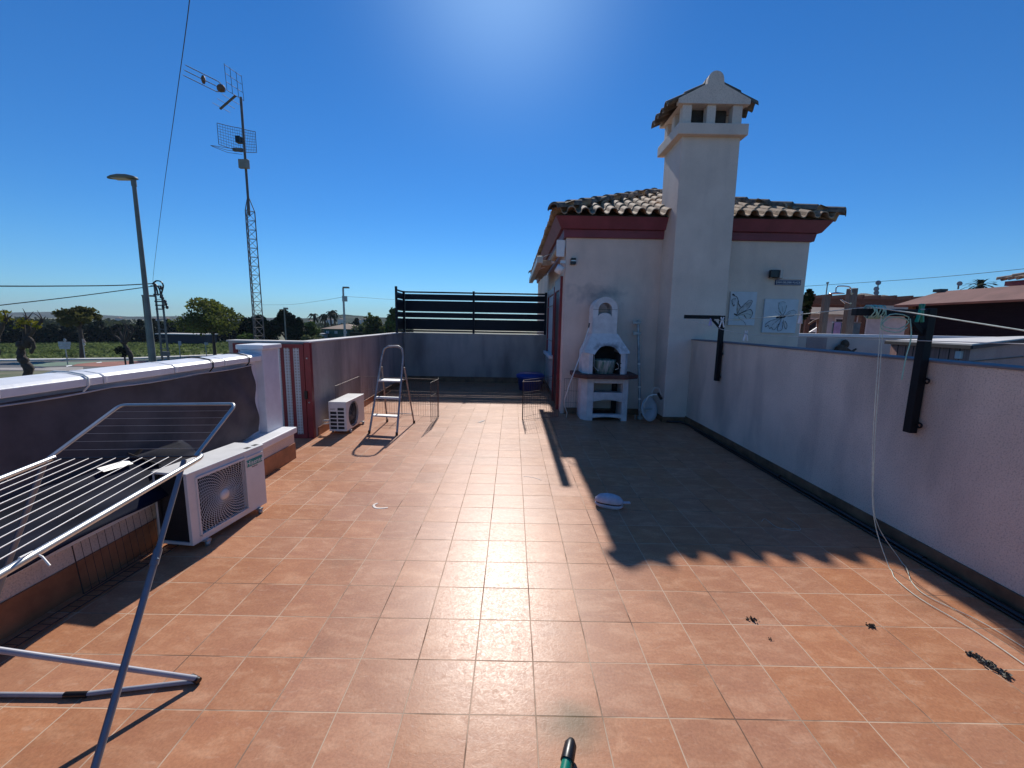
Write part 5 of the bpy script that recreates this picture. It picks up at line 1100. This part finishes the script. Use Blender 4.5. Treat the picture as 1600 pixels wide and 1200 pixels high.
# hanging monkey-like ornament -> plain bird figure
t = thing('wall_ornament', 'brown carved animal ornament fixed on the neighbour parapet', 'ornament', (8.0, Y, 1.2))
orn = mat('brown resin', (.10, .075, .05), .8, .2, 14)
mb = MB().ball((8.02, Y-.06, 1.40), .11, 12, (.85, .7, 1), .05).ball((7.93, Y-.08, 1.24), .16, 12, (1, .6, 1), .05).ball((7.83, Y-.05, 1.17), .10, 10, (1.2, .6, .9), .05)
mb.tube([(8.02, Y-.1, 1.28), (8.14, Y-.14, 1.22), (8.24, Y-.14, 1.30)], [.05, .04, .02], 8).tube([(7.98, Y-.1, 1.16), (8.12, Y-.12, 1.12), (8.22, Y-.12, 1.17)], [.05, .04, .02], 8)
build('figure', mb, orn, t)
Y = 11.0
t = thing('outdoor_shower', 'grey timber post with chrome rain shower head', 'shower', (8.9, Y, 0))
build('post', MB().hexa([(8.86, Y, 0), (9.05, Y, 0), (9.05, Y+.15, 0), (8.86, Y+.15, 0), (8.84, Y, 2.80), (9.03, Y, 2.83), (9.03, Y+.15, 2.85), (8.84, Y+.15, 2.82)]), woodg_m, t, bevel=.006)
sh = mat('chrome', (.5, .5, .52), .15, .02, metal=.9)
build('shower_arm', MB().tube(chain([at(x, y, Y-.06) for x, y in ((1330, 458), (1329, 450), (1324, 447.5), (1312, 447), (1307, 449), (1306, 457))]), .016, 8), sh, t)
c_ = at(1306.5, 459, Y-.06); build('shower_head', MB().lathe([(0, .05), (.03, .045), (.17, .012), (.175, 0), (0, -.008)], c_, 24), sh, t)
build('valve', MB().tube([at(1331, 459, Y-.02), at(1331, 459, Y-.12)], .03, 10).tube([at(1329, 474, Y-.02), at(1329, 474, Y-.1)], .025, 10), sh, t)
build('hose_loop', MB().tube(chain([at(x, y, Y-.1) for x, y in ((1327, 474), (1320, 471), (1313, 468), (1320, 474))]), .012, 6), sh, t)
t = thing('timber_post', 'slim grey timber post left of the shower post', 'post', (8.3, Y, 0)); build('post', MB().box(8.20, 8.34, Y, Y+.12, 0, 2.62), woodg_m, t, bevel=.005)
# pergola
Y = 16; t = thing('pergola', 'brown timber pergola behind the shower', 'pergola', (13, Y, 0))
def wz(py, Y_, px=1320): return at(px, py, Y_).z
x0, x1 = at(1262, 480, Y).x, at(1400, 480, Y).x; zb = wz(476, Y)
for px in (1265, 1352, 1338): x = at(px, 480, Y).x; build('post', MB().box(x-.08, x+.08, Y, Y+.16, -.02, zb), wood_m, t)
build('beam', MB().box(x0-.1, x1+1.5, Y-.05, Y+.12, zb, zb+.22).box(x0-.1, x1+1.5, Y+3.0, Y+3.15, zb+.05, zb+.27), wood_m, t)
for k in range(9): x = x0+(x1-x0+1.5)*k/8; build('rafter', MB().box(x-.04, x+.04, Y-.3, Y+3.3, zb+.22, zb+.36), wood_m, t)
t = thing('house', 'low white neighbour house with glass balustrade behind the pergola', 'house', (14, 21, 0)); Y = 21
a, b = at(1255, 500, Y), at(1402, 500, Y)
build('wall', MB().box(a.x, b.x+2, Y, Y+6, -.02, wz(492, Y)), mat('white render far', (.6, .6, .62), .8, .05), t)
build('roof', MB().add([(a.x-.4, Y-.4, wz(492, Y)), (b.x+2.4, Y-.4, wz(492, Y)), (b.x+2.4, Y+6.4, wz(492, Y)), (a.x-.4, Y+6.4, wz(492, Y)), (a.x+2.5, Y+3, wz(473, Y)), (b.x-.5, Y+3, wz(473, Y))], [(0, 1, 5, 4), (1, 2, 5), (2, 3, 4, 5), (3, 0, 4), (3, 2, 1, 0)]), mat('far clay roof', (.20, .15, .12), .9, .15, 2), t)
for x0_, x1_ in ((1302, 1322), (1256, 1275), (1343, 1352)):
    p, q = at(x0_, 520, Y), at(x1_, 499, Y); w_ = build('window', MB().box(p.x, q.x, Y-.05, Y-.01, .2, q.z), mat('dark glass', (.03, .03, .04), .15), t)
    build('frame', MB().box(p.x-.06, p.x, Y-.08, Y-.01, .2, q.z).box(q.x, q.x+.06, Y-.08, Y-.01, .2, q.z).box(p.x-.06, q.x+.06, Y-.08, Y-.01, q.z, q.z+.07), white_m, w_)
t = thing('glass_balustrade', 'tinted glass balustrade with lilac towel behind the shower', 'balustrade', (10.5, 14.6, 0))
p, q = at(1300, 518, 14.6), at(1345, 505, 14.6); build('glass_pane', MB().box(p.x, q.x, 14.6, 14.62, .5, q.z), mat('tinted glass', (.12, .2, .25), .1), t); build('rail', MB().box(p.x, q.x, 14.58, 14.64, q.z, q.z+.04), alu_m, t)
p, q = at(1305, 514, 14.5), at(1316, 505, 14.5); tw = thing('towel', 'lilac towel hung over the glass balustrade', 'towel', (p.x, 14.5, p.z)); build('towel', MB().box(p.x, q.x, 14.54, 14.575, .9, q.z+.03), mat('lilac towel', (.35, .28, .5), .9), tw)
t = thing('deck_chair', 'folding recliner frame with white canvas behind the neighbour coping', 'deck chair', (8.1, 12.2, 0))
mb = MB().tube([at(1283, 517, 12), at(1278, 500, 12)], .03, 6).tube([at(1264, 507, 12), at(1271, 502, 12), at(1281, 498, 12)], .03, 6).tube([at(1278, 500, 12), at(1278, 550, 12)], .03, 6); build('frame', mb, wood_m, t)
build('canvas', MB().extr([at(1265, 519, 12), at(1290, 519, 12), at(1289, 506, 12), at(1282, 508, 12)], (0, .04, 0)), white_m, t)
# potted plant at house corner
t = thing('potted_tree', 'small dark leafy plant peeking out at the right house corner', 'plant', (8.5, 13.5, 0)); c_ = at(1257, 480, 12)
m_, _ = crown_mesh(c_, .3, .3, .45, 500, .07, 6); build('foliage', m_, lf_dark, t); build('stem', MB().tube([(c_.x, 12, -.02), c_], .04), bark_m, t)
# distant roofs with satellite dishes
def rooflet(label, px0, px1, pyb, pyt, Y, dep, m):
    a, b = at(px0, pyb, Y), at(px1, pyb, Y); t = thing('house', label, 'house', ((a.x+b.x)/2, Y, G0)); build('wall', MB().box(a.x+.2, b.x-.2, Y, Y+dep, G0, a.z), nb, t); rz = at(px0, pyt, Y+dep/2).z; mx_ = (a.x+b.x)/2; hw_ = (b.x-a.x)*.2
    build('roof', MB().add([(a.x, Y-.2, a.z), (b.x, Y-.2, a.z), (b.x, Y+dep+.2, a.z), (a.x, Y+dep+.2, a.z), (mx_-hw_, Y+dep/2, rz), (mx_+hw_, Y+dep/2, rz)], [(0, 1, 5, 4), (1, 2, 5), (2, 3, 4, 5), (3, 0, 4), (3, 2, 1, 0)]), m, t); return t
frm = mat('far brown roof', (.17, .09, .07), .9, .15, 1)
rooflet('far brown-roofed house behind the pergola top', 1278, 1300, 471, 466, 30, 4, frm)
rooflet('far house with long red-brown roof left of the dark shed', 1340, 1425, 474, 467, 28, 5, frm)
t = rooflet('tiny far house with chimneys above the long red-brown roof', 1368, 1390, 465, 458.5, 36, 4, tiled_m)
t = rooflet('tiny far chimney hut right of the three dishes', 1391, 1401, 465, 461, 36, 2, tiled_m)
def dishes(label, px, pys, pyb, Y, r):
    t = thing('satellite_dish', label, 'satellite dish', at(px, pyb, Y)); build('pole', MB().tube([at(px, pyb, Y), at(px+1, pys[0], Y)], .04, 6), mast_m, t)
    for i, py in enumerate(pys): build('reflector', MB().lathe([(0, 0), (r, .10), (r, .13), (0, .03)], at(px+(0 if i == 0 else -3), py, Y-.1), 16, (-.3, -1, .2)), mat('dish far', (.28, .28, .30), .5), t)
dishes('three grey dishes stacked on one far rooftop pole', 1371, [442.5, 452, 458], 466, 34, .19)
dishes('small single dish above the dark shed roof', 1497, [444], 452, 24, .13)
farlamp('thin distant lamp post left of the shower', 1293, 443, 468, 28, .0, .04)
# brown timber shed at right
t = thing('timber_shed', 'large dark timber shed with brown felt roof at the right edge', 'shed', (14, 11, 0))
zE = 2.62; e0 = at(1396, 477, 14.0); e1 = V((13.1, 9.2, 0)); 
A0, A1 = V((e0.x, 14.0, 0)), V((12.75, 9.0, 0)); zE0 = e0.z
dn = (A1-A0).normalized(); nrm = V((-dn.y, dn.x, 0)); nrm = nrm if nrm.x > 0 else -nrm
A0i = A0+nrm*.35-dn*-.35; A1i = A1+nrm*.35
wm_ = mat('dark boards', (.014, .009, .016), .9, 0, 10, col2=(.007, .005, .009), spec=.1, stretch=(.5, .5, 9), bump=.4, bscale=14)
build('wall', MB().prism([(A0i.x, A0i.y), (A1i.x, A1i.y), (14.9, 9.1), (15.0, 13.9)], G0, zE0-.02), wm_, t)
B0, B1 = V((15.3, 14.0, 0)), V((15.0, 9.0, 0)); r0 = V((13.72, 13.5, 0)); r1 = V((13.72, 9.0, 0)); rz = at(1450, 455, 13.5).z
v = [(A0.x, A0.y, zE0), (A1.x, A1.y, zE0), (B1.x, B1.y, zE0), (B0.x, B0.y, zE0), (r0.x, r0.y, rz), (r1.x, r1.y, rz)]
build('roof', MB().add(v, [(0, 1, 5, 4), (1, 2, 5), (2, 3, 4, 5), (3, 0, 4)]), mat('brown roof felt', (.20, .10, .085), .9, .10, 2, bump=.3, bscale=40), t, solid=.06)
cpt = A0i+dn*.02; build('corner_board', MB().box(cpt.x-.10, cpt.x+.06, cpt.y-.06, cpt.y+.10, G0, zE0-.05), wood_m, t)
build('roof_cap', MB().box(r0.x-.12, r0.x+.12, r0.y-.12, r0.y+.12, rz-.02, rz+.07), blackp_m, t)
# low white-topped shed
t = thing('low_shed', 'low shed with white flat roof and brown plank front just behind the right parapet', 'shed', (8, 7.5, 0))
p0, p1, p2 = gz(1384, 531, 1.57), gz(1519, 537.5, 1.57), V((9.9, 6.9, 0)); p3 = V((p0.x+1.9, p0.y+.5, 0)); zt_ = 1.57
P2 = at(1640, 524, 7.8)
top = [V((p0.x, p0.y, zt_)), V((p1.x, p1.y, zt_)), V((P2.x, P2.y, P2.z)), V((p0.x+2.2, p0.y+.6, 1.63))]
build('roof', MB().add([p for p in top]+[p-V((0, 0, .05)) for p in top], [(0, 1, 2, 3), (7, 6, 5, 4), (0, 4, 5, 1), (1, 5, 6, 2), (2, 6, 7, 3), (3, 7, 4, 0)]), mat('white roof sheet', (.62, .60, .57), .7, .06, 2), t)
edge = MB(); 
for a, b in ((top[0], top[1]), (top[1], top[2])): edge.bar(a-V((0, 0, .05))+V((-.012, -.012, 0)), b-V((0, 0, .05))+V((-.012, -.012, 0)), .03, .055)
build('fascia', edge, mat('dark fascia', (.045, .04, .045), .7), t)
i0, i1 = p0.lerp(p1, .06)+V((.08, .05, 0)), p1+V((.08, .08, 0))
mb = MB().extr([(i0.x, i0.y, G0), (i1.x, i1.y, G0), (i1.x, i1.y, 1.53), (i0.x, i0.y, 1.53)], (.05, .05, 0)); build('plank_front', mb, mat('red brown planks', (.50, .29, .25), .8, .15, 6, stretch=(8, 8, .4)), t)
mb = MB()
for k in range(1, 9): p = i0.lerp(i1, k/9); mb.box(p.x-.006, p.x+.002, p.y-.012, p.y-.002, .0, 1.5)
build('plank_gap', mb, blackp_m, t)
j1 = V((P2.x, P2.y, 0)); mb = MB().extr([(i1.x, i1.y, G0), (j1.x, j1.y+.1, G0), (j1.x, j1.y+.1, P2.z-.08), (i1.x, i1.y, 1.50)], (.02, .06, 0)); build('side_wall', mb, nbs, t)
mb = MB()
for z_ in (1.1, 1.3): mb.bar((i1.x, i1.y-.01, z_), (j1.x, j1.y+.08, z_+.03), .012, .012)
build('panel_joint', mb, blackp_m, t)
p_ = i0.lerp(i1, .87); build('lamp', MB().box(p_.x-.06, p_.x+.0, p_.y-.10, p_.y-.02, 1.33, 1.45), white_m, t, bevel=.01)
p_ = i0.lerp(i1, .42); build('handle_rail', MB().tube([(p_.x-.08, p_.y-.06, 1.43), (p_.x+.1, p_.y-.3, 1.43)], .010), alu_m, t)
# tiled house top right + palm
t = thing('house', 'tile-roofed house corner at the top right behind the timber shed', 'house', (24, 17, 0)); Y = 17
a = at(1556, 440, Y); z_ = a.z; 
build('wall', MB().box(a.x+.5, a.x+9, Y-8, Y-.3, G0, z_-.18), nbs, t); build('cornice', MB().box(a.x+.25, a.x+9, Y-8, Y-.1, z_-.18, z_), redc_m, t)
mb = slope(MB(), (a.x, Y, z_), (0, -1, 0), (1, 0, 0), 8, 3.0, 1.0, lambda u, v: v < u+.1 and v < 3.0, sub=6); ridge(mb, (a.x, Y, z_+.05), (a.x+3, Y-3, z_+1.05)); build('roof', mb, tile_m, t)
c_ = at(1532, 447, 30); t = thing('palm_tree', 'dark palm crown above the timber shed roof', 'palm tree', (c_.x, 30, G0)); build('trunk', MB().tube([(c_.x, 30, G0), c_], .2), bark_m, t); mb = MB()
for k in range(40):
    a_ = random.random()*6.28; el = random.uniform(-.2, 1.3); r = 1.1; pts = [c_+V((math.cos(a_)*math.cos(el)*r*s, math.sin(a_)*math.cos(el)*r*s, math.sin(el)*r*s-.5*r*s*s)) for s in (0, .25, .5, .75, 1)]
    for i in range(4): d = pts[i+1]-pts[i]; sd_ = d.cross(V((0, 0, 1))).normalized()*.07; mb.add([pts[i]-sd_, pts[i+1]-sd_, pts[i+1]+sd_, pts[i]+sd_], [(0, 1, 2, 3)])
build('fronds', mb, lf_dark, t)
# small roof lantern at right house corner
t = thing('wall_lantern', 'dark pointed lantern on the right side wall of the rooftop house', 'lamp', (5.6, 8.6, 2.8)); build('shade', MB().lathe([(0, .12), (.14, 0), (.14, -.01), (0, -.01)], (5.68, 8.5, 2.90), 4), blackp_m, t); build('arm', MB().tube([(5.54, 8.5, 2.88), (5.68, 8.5, 2.9)], .012), blackp_m, t)

hz = bpy.data.materials.new('haze'); hz.use_nodes = True; hn = hz.node_tree.nodes; hn.remove(hn['Principled BSDF']); pv = hn.new('ShaderNodeVolumePrincipled')
pv.inputs['Color'].default_value = (.62, .76, .95, 1); pv.inputs['Density'].default_value = .0002; hz.node_tree.links.new(pv.outputs[0], hn['Material Output'].inputs['Volume'])
tag(build('haze', MB().box(-2900, 2900, -500, 2200, -4, 60), hz), kind='stuff')
# ------------------------------------------------------------------ light
EL, AZ = math.radians(38.5), math.radians(-1.9)
sun = bpy.data.lights.new('sun', 'SUN'); sun.energy = 4.6; sun.angle = math.radians(.8); sun.color = (1, .95, .88)
so = bpy.data.objects.new('sun', sun); COL.objects.link(so)
sd3 = V((math.sin(AZ)*math.cos(EL), math.cos(AZ)*math.cos(EL), math.sin(EL))); so.rotation_euler = sd3.to_track_quat('Z', 'Y').to_euler(); so.location = sd3*50
w = bpy.data.worlds.new('World'); C.world = w; w.use_nodes = True; N, L = w.node_tree.nodes, w.node_tree.links
sky = N.new('ShaderNodeTexSky'); sky.sky_type = 'NISHITA'; sky.sun_disc = False; sky.sun_elevation = EL; sky.sun_rotation = AZ
sky.altitude = 0; sky.air_density = 1.0; sky.dust_density = .0; sky.ozone_density = 4
bg = N['Background']; bg.inputs['Strength'].default_value = .098
hsv = N.new('ShaderNodeHueSaturation'); hsv.inputs['Saturation'].default_value = 1.25; L.new(sky.outputs[0], hsv.inputs['Color'])
mul = N.new('ShaderNodeMixRGB'); mul.blend_type = 'MULTIPLY'; mul.inputs[0].default_value = 1; L.new(hsv.outputs[0], mul.inputs[1])
tc = N.new('ShaderNodeTexCoord'); sx = N.new('ShaderNodeSeparateXYZ'); L.new(tc.outputs['Generated'], sx.inputs[0])
rp = N.new('ShaderNodeValToRGB'); rp.color_ramp.interpolation = 'EASE'; e = rp.color_ramp.elements; e[0].position = 0; e[0].color = (.40, .68, 1.0, 1); e[1].position = .45; e[1].color = (.56, .80, 1.0, 1); x = e.new(.16); x.color = (.46, .76, 1.0, 1)
L.new(sx.outputs[2], rp.inputs[0]); L.new(rp.outputs[0], mul.inputs[2])
dt = N.new('ShaderNodeVectorMath'); dt.operation = 'DOT_PRODUCT'; dt.inputs[1].default_value = sd3; L.new(tc.outputs['Generated'], dt.inputs[0])
mx0 = N.new('ShaderNodeMath'); mx0.operation = 'MAXIMUM'; mx0.inputs[1].default_value = 0; L.new(dt.outputs['Value'], mx0.inputs[0])
pw = N.new('ShaderNodeMath'); pw.operation = 'POWER'; pw.inputs[1].default_value = 60; L.new(mx0.outputs[0], pw.inputs[0])
ad = N.new('ShaderNodeMixRGB'); ad.blend_type = 'ADD'; ad.inputs[2].default_value = (2.0, 2.7, 3.0, 1); L.new(pw.outputs[0], ad.inputs[0]); L.new(mul.outputs[0], ad.inputs[1]); L.new(ad.outputs[0], bg.inputs[0])
C.view_settings.view_transform = 'Standard'; C.view_settings.look = 'None'; C.view_settings.exposure = .12; C.view_settings.gamma = 1
C.render.engine = 'CYCLES'; C.cycles.use_denoising = True
C.render.resolution_x = 1024; C.render.resolution_y = 768
